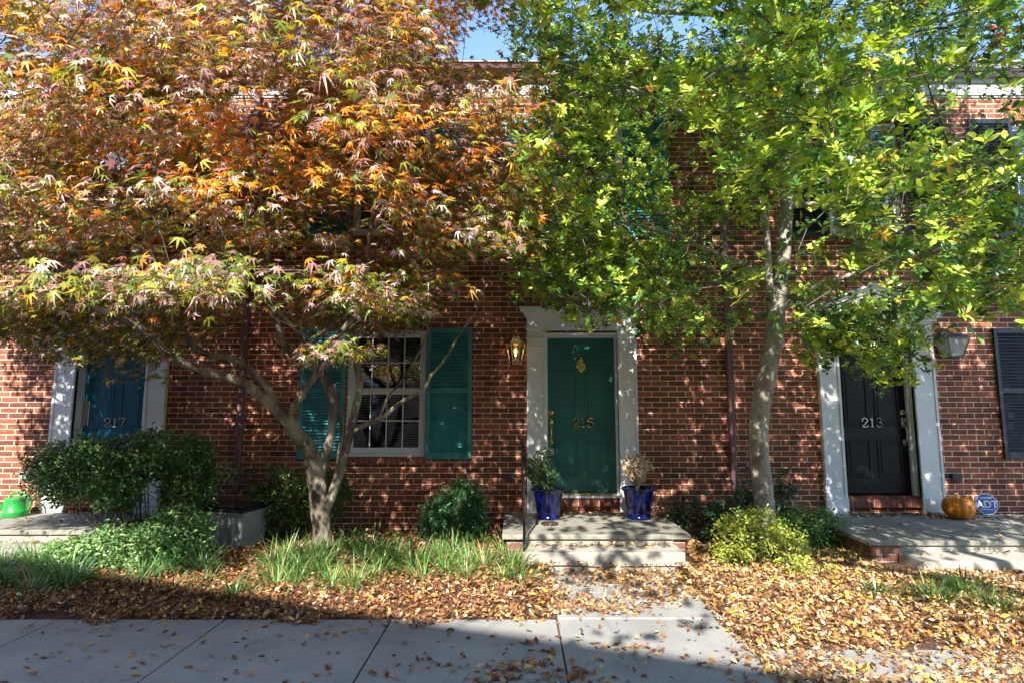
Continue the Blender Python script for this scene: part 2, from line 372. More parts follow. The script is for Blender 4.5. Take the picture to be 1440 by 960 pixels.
mb.add([(-14, 1.06, -.012), (9, 1.06, -.012), (9, 4.01, -.012), (-14, 4.01, -.012)], [(0, 1, 2, 3)]); mb.add([(-14, 4.011, -.012), (1.56, 4.011, -.012), (1.56, 4.55, -.012), (-14, 4.55, -.012)], [(0, 1, 2, 3)])
tag(mb.build('joint_dirt', M['earth']), kind='structure')
# planting bed: a displaced sheet of mulch between sidewalk and houses
def bed_h(x, y):
    n = mnoise.noise(Vector((x*1.3, y*1.3, 3.1)))*.02+mnoise.noise(Vector((x*4, y*4, 7)))*.012
    ye = 4.58 if x < 1.57 else 4.04
    edge = min(1, max(0, (y-ye)/.35))
    return -.012+edge*(.03+n+.018*min(1.5, y-ye))
def bed_mesh(x0, x1, y0, y1, st=.09):
    nx = int((x1-x0)/st)+1; ny = max(2, int((y1-y0)/st)+1); vs = []; fs = []
    for j in range(ny+1):
        for i in range(nx+1):
            x = x0+(x1-x0)*i/nx; y = y0+(y1-y0)*j/ny; vs.append((x, y, bed_h(x, y)))
    for j in range(ny):
        for i in range(nx):
            a = j*(nx+1)+i; fs.append((a, a+1, a+nx+2, a+nx+1))
    return vs, fs
mb = MB()
for r in ((-14, .30, 4.565, 7.53), (1.572, 4.35, 4.026, 7.53), (5.6, 14, 4.03, 7.53), (.30, 1.60, 5.85, 7.53), (4.35, 5.6, 5.61, 7.53)):
    mb.add(*bed_mesh(*r))
o = mb.build('planting_bed', M['earth'], smooth=True); tag(o, kind='structure')

# ------------------------------------------------------------------ houses
WY = 7.52; EAVE = 5.86
def wall_mesh(x0, x1, z0, z1, holes, depth=.2):
    """front wall with rectangular openings and real reveals"""
    xs = sorted({x0, x1, *[h[0] for h in holes], *[h[1] for h in holes]}); zs = sorted({z0, z1, *[h[2] for h in holes], *[h[3] for h in holes]})
    mb = MB()
    for i in range(len(xs)-1):
        for j in range(len(zs)-1):
            cx = (xs[i]+xs[i+1])/2; cz = (zs[j]+zs[j+1])/2
            if any(h[0] < cx < h[1] and h[2] < cz < h[3] for h in holes): continue
            for y, fl in ((WY, False), (WY+depth, True)):
                q = [(xs[i], y, zs[j]), (xs[i+1], y, zs[j]), (xs[i+1], y, zs[j+1]), (xs[i], y, zs[j+1])]
                mb.add(q[::-1] if fl else q, [(0, 1, 2, 3)])
    for (a, b, c, d) in holes:
        y0, y1 = WY, WY+depth
        mb.add([(a,y0,c),(a,y1,c),(a,y1,d),(a,y0,d)], [(0,1,2,3)]); mb.add([(b,y0,c),(b,y0,d),(b,y1,d),(b,y1,c)], [(0,1,2,3)])
        mb.add([(a,y0,d),(a,y1,d),(b,y1,d),(b,y0,d)], [(0,1,2,3)]); mb.add([(a,y0,c),(b,y0,c),(b,y1,c),(a,y1,c)], [(0,1,2,3)])
    return mb
def window(par, x0, x1, z0, z1, cols=4, cover='blind'):
    """double-hung window in an opening; returns nothing"""
    f = MB(); t = .045; ya, yb = WY+.035, WY+.13
    f.box(x0, x0+t, ya, yb, z0, z1); f.box(x1-t, x1, ya, yb, z0, z1); f.box(x0+t, x1-t, ya, yb, z1-t, z1); f.box(x0+t, x1-t, ya-.05, yb, z0, z0+.035)
    w = f.build('window', M['white'], par, bevel=.004)
    zm = (z0+z1)/2+.02; xi0, xi1 = x0+t+.002, x1-t-.002
    for (a, b, y) in ((z0+.037, zm, WY+.075), (zm+.001, z1-t-.002, WY+.105)):
        s = MB(); r = .042
        s.box(xi0, xi0+r, y-.015, y+.012, a, b); s.box(xi1-r, xi1, y-.015, y+.012, a, b)
        s.box(xi0+r, xi1-r, y-.015, y+.012, a, a+(.07 if a < z0+.1 else .04)); s.box(xi0+r, xi1-r, y-.015, y+.012, b-.04, b)
        lo = a+(.07 if a < z0+.1 else .04); hi = b-.04
        for k in range(1, cols):
            x = xi0+r+(xi1-xi0-2*r)*k/cols; s.box(x-.007, x+.007, y-.008, y-.002, lo, hi)
        zc = (lo+hi)/2; s.box(xi0+r, xi1-r, y-.0095, y-.0035, zc-.007, zc+.007)
        s.build('sash', M['white'], w)
        MB().box(xi0+r-.005, xi1-r+.005, y-.001, y+.002, lo-.005, hi+.005).build('glass', M['glass'], w)
    c = MB()
    if cover == 'blind':
        k = 0; z = z1-.08
        while z > z0+.05:
            c.obox(((x0+x1)/2, WY+.2, z), (x1-x0-.06, .028, .0015), Matrix.Rotation(R(-38), 3, 'X')); z -= .034
        c.build('blind', M['blind'], w)
    elif cover == 'curtain':
        for (a, b) in ((x0, x0+(x1-x0)*.36), (x1-(x1-x0)*.36, x1)):
            n = 26; top = [(a+(b-a)*i/n, WY+.2+.018*math.sin(i*1.4)) for i in range(n+1)]
            c.add([(x, y, z1+.03) for x, y in top]+[(x, y, z0) for x, y in top], [(i, i+1, i+n+2, i+n+1) for i in range(n)])
        c.build('curtain', M['curtain'], w, smooth=True)
def shutter(par, x0, x1, z0, z1, m):
    s = MB(); st = .05; y0, y1 = WY-.042, WY-.012; zm = z0+(z1-z0)*.52
    s.box(x0, x0+st, y0, y1, z0, z1); s.box(x1-st, x1, y0, y1, z0, z1)
    for (a, b) in ((z0, z0+.09), (zm-.035, zm+.035), (z1-.065, z1)): s.box(x0+st, x1-st, y0+.002, y1-.002, a, b)
    o = s.build('shutter', m, par, bevel=.004)
    l = MB()
    for (a, b) in ((z0+.09, zm-.035), (zm+.035, z1-.065)):
        n = int((b-a)/.041)
        for k in range(n):
            z = a+(b-a)*(k+.5)/n
            l.obox(((x0+x1)/2, (y0+y1)/2+.002, z), (x1-x0-2*st, .030, .007), Matrix.Rotation(R(48), 3, 'X'))
    l.box(x0+st-.005, x1-st+.005, y1+.001, y1+.006, z0+.06, z1-.05)
    l.build('louvres', m, o)
def jack_arch(par, x0, x1, z, h=.2):
    """splayed soldier-course lintel over an opening"""
    c = (x0+x1)/2; w = x1-x0+.03; n = int(round(w/.0678)); mo = MB(); b = MB()
    mo.prism([(c-w/2, z+.004), (c+w/2, z+.004), (c+w/2+.055, z+h), (c-w/2-.055, z+h)], WY-.0035, WY+.001)
    for k in range(n):
        u0 = -.5+(k+.075)/n; u1 = -.5+(k+.925)/n; sp = .055*2
        q = [(c+u0*w, z+.004), (c+u1*w, z+.004), (c+u1*(w+sp), z+h-.004), (c+u0*(w+sp), z+h-.004)]
        b.prism(q, WY-.008-random.random()*.002, WY-.0036)
    o = mo.build('lintel', M['mortar'], par); b.build('brick', M['brick_solid'], o, fix=True)
def rowlock(par, name, x0, x1, y0, y1, z0, z1, slope=.015):
    n = max(2, int(round((x1-x0)/.0678))); mo = MB(); b = MB()
    mo.box(x0+.004, x1-.004, y0+.006, y1, z0+.002, z1-slope-.004)
    for k in range(n):
        a = x0+(x1-x0)*(k+.07)/n; c = x0+(x1-x0)*(k+.93)/n; j = random.random()*.004
        b.xprism([(y0-j, z0), (y0-j, z1-slope), (y1, z1), (y1, z0)], a, c)
    o = mo.build(name, M['mortar'], par); b.build('brick', M['brick_solid'], o, fix=True, bevel=.003)
def text(s, size, loc, m, par, name, ext=.004, bold=0.0):
    cu = bpy.data.curves.new(name, 'FONT'); cu.body = s; cu.size = size; cu.extrude = ext; cu.align_x = 'CENTER'; cu.align_y = 'CENTER'
    cu.offset = bold; cu.resolution_u = 4
    t = bpy.data.objects.new(name, cu); COL.objects.link(t); t.location = loc; t.rotation_euler = (R(90), 0, 0)
    dg = bpy.context.evaluated_depsgraph_get(); me = bpy.data.meshes.new_from_object(t.evaluated_get(dg))
    Mx = t.matrix_basis.copy(); bpy.data.objects.remove(t); me.transform(Mx)
    return link(name, me, m, par)
# digits with serifs, drawn as strokes so that they look like the cast numerals on the doors
DIG = {'2': [[(-.28,.62),(-.26,.85),(0,1),(.27,.86),(.26,.62),(.02,.34),(-.30,.03),(.30,.03),(.33,.2)]],
       '1': [[(-.2,.84),(0,1),(0,.03)], [(-.2,.02),(.2,.02)]],
       '7': [[(-.32,.8),(-.30,.97),(.32,.97),(.1,.55),(-.04,0)]],
       '5': [[(.28,.97),(-.2,.97),(-.25,.56),(.05,.62),(.30,.44),(.28,.14),(0,.0),(-.28,.1),(-.28,.22)]],
       '3': [[(-.27,.84),(0,1),(.26,.84),(.22,.62),(-.04,.53),(.26,.42),(.3,.16),(0,0),(-.28,.12),(-.27,.24)]]}
def numerals(s, h, cx, y, z, m, par):
    mb = MB()
    for i, ch in enumerate(s):
        ox = cx+(i-(len(s)-1)/2)*h*.82
        for st in DIG[ch]:
            p = [(ox+x*h, y, z+(v-.5)*h) for x, v in st]
            p = [tuple(q) for q in catmull(p, 4)] if len(p) > 3 else p
            mb.tube(p, h*.062, n=6)
    return mb.build('house_number', m, par)
def door(par, x0, x1, z0, z1, m, number, nm, hw, side, knock=True, sill='brass'):
    Y = 7.63
    d = MB(); d.box(x0, x1, Y, Y+.045, z0, z1)
    o = d.build('door', m, par, bevel=.003)
    p = MB(); w = x1-x0; h = z1-z0; st = .115; mid = .09; pw = (w-2*st-mid)/2
    rows = [(.10, .335), (.425, .79), (.845, .945)]
    for (a, b) in rows:
        for k in (0, 1):
            xa = x0+st+k*(pw+mid); xb = xa+pw; za = z0+a*h; zb = z0+b*h; t = .022
            # raised moulding ring and field
            p.box(xa, xb, Y-.010, Y-.0005, za, za+t); p.box(xa, xb, Y-.010, Y-.0005, zb-t, zb)
            p.box(xa, xa+t, Y-.010, Y-.0005, za+t, zb-t); p.box(xb-t, xb, Y-.010, Y-.0005, za+t, zb-t)
            p.box(xa+t+.022, xb-t-.022, Y-.008, Y-.0005, za+t+.022, zb-t-.022)
    p.build('panel_moulding', m, o, bevel=.005)
    cx = (x0+x1)/2
    numerals(number, .115, cx+.02 if number == '215' else cx-.01 if number == '213' else cx+.0, Y-.022, 1.40, nm, o)
    xh = x0+.065 if side < 0 else x1-.065
    k = MB(); k.lathe((0, 0, 0), [(.034, 0), (.034, .008), (.022, .014), (.018, .02)], 20)
    if number != '217':
        q = k.build('deadbolt', hw, o, smooth=False); q.data.transform(Matrix.Translation((xh, Y-.002, 1.53)) @ Matrix.Rotation(R(90), 4, 'X'))
        hmb = MB()
        hmb.obox((xh, Y-.006, 1.40), (.055, .01, .13), Matrix.Identity(3)); hmb.obox((xh, Y-.006, 1.14), (.045, .01, .07), Matrix.Identity(3))
        hmb.tube([tuple(c) for c in catmull([(xh, Y-.01, 1.37), (xh, Y-.045, 1.345), (xh-.0, Y-.065, 1.28), (xh, Y-.06, 1.21), (xh, Y-.035, 1.16), (xh, Y-.01, 1.14)], 5)], [.011]*26, n=8)
        hmb.tube([(xh, Y-.01, 1.43), (xh, Y-.06, 1.435)], [.012, .018], n=8)
        hmb.build('handle', hw, o, smooth=True)
    else:
        hmb = MB(); hmb.obox((xh, Y-.008, 1.52), (.07, .014, .32), Matrix.Identity(3))
        hmb.tube([tuple(c) for c in catmull([(xh, Y-.01, 1.40), (xh, Y-.05, 1.375), (xh, Y-.075, 1.30), (xh, Y-.06, 1.18), (xh, Y-.01, 1.13)], 5)], [.012]*21, n=8)
        hmb.tube([(xh, Y-.01, 1.60), (xh, Y-.035, 1.60)], .022, n=14)
        hmb.build('handle', hw, o, bevel=.002)
    if knock:
        kz = 2.13 if number == '215' else 2.18
        kn = MB()
        if number == '215':
            kn.prism([(cx+.062*math.sin(t)*(1-.25*math.cos(t)), kz+.075*math.cos(t)*-1) for t in [2*math.pi*i/20 for i in range(20)]], Y-.012, Y-.001)
            kn.tube([(cx+.045*math.sin(t), Y-.03, kz-.045*math.cos(t)-.012) for t in [2*math.pi*i/18 for i in range(19)]], .008, n=6)
            kn.tube([(cx, Y-.012, kz+.07), (cx, Y-.02, kz+.10), (cx, Y-.02, kz+.125)], [.016, .012, .016], n=8)
            kn.tube([(cx-.03, Y-.02, kz+.085), (cx+.03, Y-.02, kz+.085)], .007, n=6)
        else:
            kn.tube([(cx, Y-.001, kz), (cx, Y-.02, kz)], [.055, .04], n=22)
            kn.tube([(cx+.05*math.sin(t), Y-.03, kz-.05*math.cos(t)-.01) for t in [2*math.pi*i/18 for i in range(19)]], .008, n=6)
        kn.build('knocker', hw, o, fix=True)
    return o
def surround(par, ox0, ix0, ix1, ox1, zb, ztop_door, pediment, ztop, cname='door_surround'):
    """pilasters, reveals, entablature; thickness in front of the wall"""
    yf = 7.46; s = MB(); yd = 7.66
    # jamb reveals
    s.box(ix0-.03, ix0, yf+.012, yd, zb+.20, ztop_door+.03); s.box(ix1, ix1+.03, yf+.012, yd, zb+.20, ztop_door+.03)
    s.box(ix0, ix1, yf+.012, yd, ztop_door, ztop_door+.03)
    # brick mould steps within the jambs
    s.box(ix0, ix0+.022, 7.585, 7.628, zb+.20, ztop_door); s.box(ix1-.022, ix1, 7.585, 7.628, zb+.20, ztop_door); s.box(ix0+.022, ix1-.022, 7.585, 7.628, ztop_door-.022, ztop_door)
    o = s.build(cname, M['white'], par, bevel=.002)
    for (a, b) in ((ox0, ix0), (ix1, ox1)):
        p = MB(); p.box(a, b, yf, WY-.001, zb, ztop_door+.06)
        p.box(a-.012, b+.006, yf-.018, yf, zb, zb+.20)                       # plinth
        p.box(a, a+.035, yf-.012, yf, zb+.20, ztop_door-.06); p.box(b-.035, b, yf-.012, yf, zb+.20, ztop_door-.06)
        p.box(a-.01, b+.006, yf-.02, yf, ztop_door-.06, ztop_door-.03); p.box(a-.004, b+.002, yf-.012, yf, ztop_door-.16, ztop_door-.145)
        p.build('pilaster', M['white'], o, bevel=.004)
    e = MB(); ze = ztop_door+.06
    # sweep of stepped profile: architrave, frieze, cornice
    steps = [(ze-.0, ze+.05, .014), (ze+.05, ztop-.13, .0), (ztop-.13, ztop-.10, .02), (ztop-.10, ztop-.06, .045), (ztop-.06, ztop-.02, .085), (ztop-.02, ztop, .10)]
    for (a, b, pr) in steps:
        if b > a: e.box(ox0-pr, ox1+pr, yf-pr-.003, WY-.001, a, b)
    e.build('entablature', M['white'], o, bevel=.006, seg=2)
    if pediment:
        c = (ox0+ox1)/2; hw = (ox1-ox0)/2+.11; hp = pediment; q = MB()
        q.prism([(c-hw+.1, ztop+.001), (c+hw-.1, ztop+.001), (c, ztop+hp-.06)], yf+.01, WY-.001)
        for sgn in (-1, 1):
            for (off, th, pr) in ((0, .045, .02), (.045, .035, .06), (.08, .025, .10)):
                n = Vector((-sgn*0, 0)); x_out = c+sgn*hw
                q.prism([(x_out, ztop+off*.9), (x_out, ztop+(off+th)*.9+.002), (c, ztop+hp-.06+off+th), (c, ztop+hp-.06+off)][::sgn], yf-pr, WY-.001)
        q.build('pediment', M['white'], o, fix=True)
    return o
def outlet(par, x, z, m):
    b = MB(); b.box(x-.055, x+.055, WY-.045, WY-.001, z-.035, z+.035); b.box(x-.062, x+.062, WY-.05, WY-.045, z-.042, z+.042)
    b.build('outlet_cover', m, par, bevel=.006)
def downspout(par, x, z0, z1, kick=True):
    d = MB(); w, t = .075, .05; y0, y1 = WY-.075, WY-.02
    d.box(x-w/2, x+w/2, y0, y1, z0, z1)
    for k in (-.6, .6): d.box(x+k*w/2-.006, x+k*w/2+.006, y0-.004, y0+.001, z0, z1)
    z = z0+.9
    while z < z1: d.box(x-w/2-.012, x+w/2+.012, y0-.005, WY-.002, z, z+.03); z += 1.9
    d.build('downspout', M['downspout'], par, bevel=.003)

def house(x0, x1, label, wins, doorhole, shut, gut, dsp, pale=False):
    h = empty('brick_townhouse', ((x0+x1)/2, WY, 0)); tag(h, label, 'house', 'brick row houses facing the sidewalk')
    off = Matrix.Translation((-(x0+x1)/2, -WY, 0))
    holes = [(a, b, c, d) for (a, b, c, d, *_) in wins]+[doorhole]
    wall_mesh(x0, x1, -.12, EAVE+.25, holes).build('wall', M['brick'], h)
    b = MB(); D = 9.0
    if x0 < -9: b.box(x0, x0+.2, WY+.201, WY+D, -.12, EAVE+.25)
    if x1 > 8: b.box(x1-.2, x1, WY+.201, WY+D, -.12, EAVE+.25)
    b.box(x0+.201, x1-.201, WY+D-.2, WY+D, -.12, EAVE+.25)
    b.build('rear_wall', M['brick'], h)
    i = MB(); e = .012
    i.box(x0+.21, x0+.25, WY+.21, WY+4, -.1, EAVE+.2); i.box(x1-.25, x1-.21, WY+.21, WY+4, -.1, EAVE+.2)
    i.box(x0+.25, x1-.25, WY+3.9, WY+4, -.1, EAVE+.2); i.box(x0+.25, x1-.25, WY+.21, WY+3.9, 2.9, 3.1); i.box(x0+.25, x1-.25, WY+.21, WY+3.9, -.1, .1); i.box(x0+.25, x1-.25, WY+.21, WY+3.9, EAVE+.1, EAVE+.2)
    i.build('interior', M['dark_room'], h)
    r = MB(); zr = EAVE+.37
    r.add([(x0, WY-.16, zr), (x1, WY-.16, zr), (x1, WY+4.5, zr+1.9), (x0, WY+4.5, zr+1.9), (x1, WY+D+.2, zr), (x0, WY+D+.2, zr),
           (x0, WY-.16, zr-.03), (x1, WY-.16, zr-.03), (x1, WY+D+.2, zr-.03), (x0, WY+D+.2, zr-.03)],
          [(0,1,2,3), (3,2,4,5), (6,9,8,7), (0,6,7,1), (5,4,8,9), (0,3,5), (0,5,9,6), (1,4,2), (1,7,8,4)])
    r.build('roof', M['roof'], h, fix=True)
    f = MB(); f.box(x0, x1, WY-.035, WY-.001, EAVE, EAVE+.24); f.box(x0, x1, WY-.06, WY-.036, EAVE+.17, EAVE+.24); f.box(x0, x1, WY-.02, WY-.0015, EAVE-.03, EAVE-.001)
    f.box(x0, x1, WY-.15, WY-.001, EAVE+.241, EAVE+.27)
    f.build('fascia', M['trim_grey'], h, bevel=.004)
    gt = MB(); gy = WY-.15
    gt.xprism([(gy-.002, EAVE+.272), (gy-.002, EAVE+.362), (gy-.115, EAVE+.362), (gy-.115, EAVE+.345), (gy-.095, EAVE+.33), (gy-.07, EAVE+.285), (gy-.05, EAVE+.272)], x0+.003, x1-.003)
    gt.build('gutter', gut, h, fix=True)
    for (a, b_, c, d, cols, cover, sh) in wins:
        window(h, a, b_, c, d, cols, cover); jack_arch(h, a, b_, d+.002, h=.205 if d < 4 else min(.3, EAVE-.035-d))
        rowlock(h, 'window_sill', a-.04, b_+.04, WY-.05, WY-.0005, c-.095, c-.006)
        if 'l' in sh: shutter(h, a-.60, a-.012, c-.03, d+.02, shut)
        if 'r' in sh: shutter(h, b_+.012, b_+.60, c-.03, d+.02, shut)
    for x in dsp: downspout(h, x, .55, EAVE+.3)
    for ch in list(h.children): ch.matrix_parent_inverse = off
    return h, off
def attach(h, off, objs):
    for o in objs: o.matrix_parent_inverse = off

ZS = .276
# 217 (left)
h217, off = house(-10.0, -3.6, 'leftmost row house with the blue door numbered 217',
    [(-9.0, -7.95, .97, 2.62, 4, 'blind', 'lr'), (-5.8, -4.75, 3.88, 5.50, 4, 'curtain', 'lr'), (-9.0, -7.95, 3.88, 5.50, 4, 'curtain', 'lr')],
    (-5.74, -4.78, ZS+.19, 2.42), M['shut_navy'], M['gutter'], [])
before = set(h217.children)
surround(h217, -5.99, -5.72, -4.81, -4.54, ZS, 2.38, .34, 2.70)
door(h217, -5.72, -4.81, .505, 2.385, M['door_blue'], '217', M['silver'], M['silver'], -1)
rowlock(h217, 'threshold', -5.71, -4.82, 7.47, 7.62, ZS+.06, .47); outlet(h217, -6.27, .74, M['plastic_grey'])
attach(h217, off, set(h217.children)-before)
# 215 (middle)
h215, off = house(-3.6, 2.8, 'middle row house with the green door numbered 215 and teal shutters',
    [(-2.22, -1.19, .97, 2.60, 4, 'blind', 'lr'), (-2.22, -1.19, 3.88, 5.50, 4, 'blind', 'lr'), (.42, 1.45, 3.88, 5.50, 4, 'curtain', 'lr')],
    (.36, 1.33, ZS+.19, 2.57), M['shut_teal'], M['gutter'], [-3.56, 2.76])
before = set(h215.children)
surround(h215, .127, .38, 1.31, 1.555, ZS, 2.53, 0, 2.89)
d215 = door(h215, .38, 1.31, .505, 2.535, M['door_green'], '215', M['brass'], M['brass'], -1)
t = MB(); t.box(.385, 1.305, 7.585, 7.63, .485, .503); t.build('door_sill', M['brass'], h215, bevel=.003)
rowlock(h215, 'threshold', .385, 1.305, 7.50, 7.62, ZS+.068, .45)
t = MB(); t.box(.385, 1.305, 7.48, 7.62, .452, .483); t.build('door_saddle', M['white'], h215, bevel=.004)
outlet(h215, -.10, .72, M['grey_metal'])
attach(h215, off, set(h215.children)-before)
# 213 (right)
h213, off = house(2.8, 9.2, 'rightmost row house with the black door numbered 213 and navy shutters',
    [(6.84, 7.9, .97, 2.60, 4, 'blind', 'lr'), (6.78, 7.82, 3.88, 5.49, 4, 'curtain', 'lr'), (4.2, 5.22, 3.88, 5.49, 4, 'curtain', 'lr')],
    (4.16, 5.15, ZS+.19, 2.57), M['shut_navy'], M['trim_grey'], [])
before = set(h213.children)
surround(h213, 3.91, 4.18, 5.13, 5.42, ZS-.012, 2.53, .36, 2.80)
door(h213, 4.18, 5.13, .49, 2.535, M['door_black'], '213', M['silver'], M['silver'], 1, knock=False)
rowlock(h213, 'threshold', 4.19, 5.12, 7.47, 7.62, ZS+.06, .46); outlet(h213, 5.60, .72, M['plastic_black'])
attach(h213, off, set(h213.children)-before)

# the house across the lane, behind the camera, whose roof edge shades the sidewalk
across = empty('brick_townhouse', (-2.8, -6.4, 0)); tag(across, 'long brick row house across the lane behind the viewer', 'house')
AX = math.atan2(-2.29, 6.48)
mb = MB(); mb.box(-22, 22, -9, 0, -.13, 8.2); o = mb.build('wall', M['brick_pale'], across)
mb = MB(); mb.xprism([(.25, 8.2), (-9.25, 8.2), (-4.5, 10.6)], -22.2, 22.2); mb.build('roof', M['roof'], across, fix=True)
for k in range(-7, 8):
    for (z0, z1) in ((1, 2.6), (3.9, 5.5), (6.2, 7.6)):
        w = MB(); w.box(k*3-.55, k*3+.55, .0, .04, z0, z1); w = w.build('window', M['white'], across)
        MB().box(k*3-.47, k*3+.47, .041, .05, z0+.08, z1-.08).build('glass', M['glass'], w)
across.rotation_euler = (0, 0, AX)

# ------------------------------------------------------------------ stoops
def stoop(label, x0, x1, yf, zt, sx0, sx1, syf, sz, brick_side):
    s = empty('stoop', ((x0+x1)/2, (yf+WY)/2, 0)); tag(s, label, 'stoop', 'front stoops')
    off = Matrix.Translation((-(x0+x1)/2, -(yf+WY)/2, 0))
    MB().box(x0, x1, yf, WY-.075, zt-.052, zt).build('slab', M['flagstone'], s, bevel=.012, seg=3)
    MB().box(x0+.045, x1-.045, yf+.05, WY-.07, -.1, zt-.053).build('brick_base', M['brick_pale'], s, bevel=.004)
    MB().box(sx0+.03, sx1-.02, yf+.032, yf+.30, -.1, zt-.0535).build('riser', M['step'], s, bevel=.008)
    MB().box(sx0, sx1, syf, yf+.031, -.1, sz).build('step', M['step'], s, bevel=.022, seg=4)
    for c in s.children: c.matrix_parent_inverse = off
    return s
stoop('low stone stoop with one thick concrete step at the green door', -.155, 1.81, 6.19, ZS, .05, 1.66, 5.87, .172, True)
stoop('long stone stoop with brick side below the black door', 3.53, 7.2, 5.97, ZS-.012, 3.83, 6.9, 5.62, .15, True)
stoop('left stone stoop in shade below the blue door', -7.2, -4.56, 6.42, ZS, -7.0, -4.72, 6.08, .15, True)

# ------------------------------------------------------------------ lanterns
def lantern(label, c, w, h, metal, pane, lit):
    """tapered four-sided lantern on a wall bracket; c = centre of the glass top"""
    o = empty('wall_lantern', (c[0], WY-.001, c[2])); tag(o, label, 'lantern', 'wall lanterns beside the doors')
    yc = -.16
    def frust(mb, w0, z0, w1, z1, n=4, rot=math.pi/4):
        vs = []
        for (r, z) in ((w0, z0), (w1, z1)):
            for k in range(n): a = rot+2*math.pi*k/n; vs.append((r*math.cos(a), yc+r*math.sin(a), z))
        return mb.add(vs, [tuple(range(n-1, -1, -1)), tuple(range(n, 2*n))]+[(k, (k+1) % n, (k+1) % n+n, k+n) for k in range(n)])
    n = 6 if lit else 4; rot = 0 if lit else math.pi/4; q = .5*w if lit else .66*w
    cage = MB()
    frust(cage, q*1.10, 0, q*1.10, .014, n, rot)
    rb = q*.58; zb = -h
    frust(cage, rb*1.05, zb-.016, rb*1.05, zb, n, rot)
    for k in range(n):
        a = rot+2*math.pi*k/n
        cage.tube([(rb*math.cos(a), yc+rb*math.sin(a), zb), (q*math.cos(a), yc+q*math.sin(a), 0)], .0055, n=4)
    # roof: stepped dome
    frust(cage, q*1.1, .014, q*.62, .07 if lit else .06, n, rot)
    if lit:
        frust(cage, q*.66, .07, q*.66, .085, n, rot); frust(cage, q*.5, .085, q*.3, .13, n, rot)
        cage.lathe((0, yc, .13), [(.012, 0), (.02, .012), (.008, .025), (.014, .04), (.004, .06)], 10)
    else:
        frust(cage, q*.5, .06, q*.16, .085, n, rot)
    cage.tube([(0, yc, -h*.1+.1), (0, yc, .1)], .006, n=6)
    cage.build('cage', metal, o, fix=True)
    br = MB(); br.obox((0, -.012, .0 if lit else .03), (.07, .022, .17), Matrix.Identity(3))
    br.tube([tuple(p) for p in catmull([(0, -.02, -.02), (0, -.07, .05), (0, -.13, .10 if lit else .085), (0, yc, .09 if lit else .075)], 5)], .009, n=6)
    br.build('bracket', metal, o, fix=True)
    gl = MB(); vs = []
    for (r, z) in ((rb*.97, zb), (q*.97, 0)):
        for k in range(n): a = rot+2*math.pi*k/n; vs.append((r*math.cos(a), yc+r*math.sin(a), z))
    gl.add(vs, [(k, (k+1) % n, (k+1) % n+n, k+n) for k in range(n)]); gl.build('glass', pane, o)
    b = MB(); b.lathe((0, yc, -h*.62), [(.012, 0), (.013, .03), (.020, .05), (.022, .07), (.012, .095), (.002, .11)], 10)
    b.build('bulb', M['bulb'] if lit else M['frost'], o, smooth=True)
    if lit:
        L = bpy.data.lights.new('lantern_light', 'POINT'); L.energy = .2; L.color = (1, .6, .28); L.shadow_soft_size = .02
        lo = bpy.data.objects.new('lantern_light', L); COL.objects.link(lo); lo.parent = o; lo.location = (0, yc, -h*.25)
    return o
pl = at(725, 484, WY-.16); lantern('small lit brass lantern on the brick left of the green door', pl, .235, .25, M['brass'], M['glass'], True)
pl = at(1337, 477, WY-.16); lantern('grey lantern with cloudy panes on the brick right of the black door', pl, .30, .215, M['grey_metal'], M['frost'], False)

# ------------------------------------------------------------------ railing, pots, small things
rl = empty('hand_railing', (.07, 6.0, 0)); tag(rl, 'black iron hand railing at the left of the concrete step', 'railing')
mb = MB(); mb.box(-.012, .012, -.09, -.066, .0, .86); mb.build('post', M['iron'], rl, bevel=.002)
mb = MB(); mb.box(-.012, .012, 1.17, 1.194, .276, 1.16); mb.build('post', M['iron'], rl, bevel=.002)
mb = MB(); mb.tube([tuple(p) for p in catmull([(0, -.12, .90), (0, -.125, .95), (0, -.08, .985), (0, .0, 1.0), (0, .25, 1.10), (0, .45, 1.185), (0, 1.0, 1.19), (0, 1.40, 1.19)], 5)], .02, n=8, oval=.6)
mb.build('rail', M['iron'], rl, smooth=True)
mb = MB()
for k in range(8):
    y = .10+.125*k; mb.box(-.007, .007, y-.007, y+.007, .34, 1.0+.17*min(1, max(0, (y-.0)/.4)))
mb.box(-.008, .008, -.066, 1.17, .315, .335)
o = mb.build('baluster', M['iron'], rl)
def pot(label, x, y):
    o = empty('blue_pot', (x, y, ZS)); tag(o, label, 'flower pot', 'blue glazed pots at the green door')
    b = MB()
    b.lathe((0, 0, 0), [(.135, 0), (.145, .012), (.14, .03), (.128, .045), (.14, .08), (.16, .2), (.178, .30), (.185, .325), (.205, .335), (.208, .35), (.20, .362), (.186, .362), (.18, .34), (.172, .315)], 36, close=False)
    b.add([(.14*math.cos(2*math.pi*k/24), .14*math.sin(2*math.pi*k/24), .001) for k in range(24)], [tuple(range(24))])
    b.build('vessel', M['glaze'], o, smooth=True)
    s = MB(); s.lathe((0, 0, .315), [(.174, 0), (.12, .012), (.04, .016)], 24); s.build('soil', M['soil'], o)
    return o
pot('blue glazed pot left of the green door with a leafy evergreen in it', .375, 7.09)
pot('blue glazed pot right of the green door with dried stems in it', 1.46, 7.09)
o = MB().lathe((.37, 6.72, ZS+.001), [(.085, 0), (.10, .018), (.095, .02), (.07, .008)], 24).build('plant_saucer', M['soil'], smooth=True)
tag(o, 'small dark saucer lying on the stoop before the left blue pot', 'saucer')
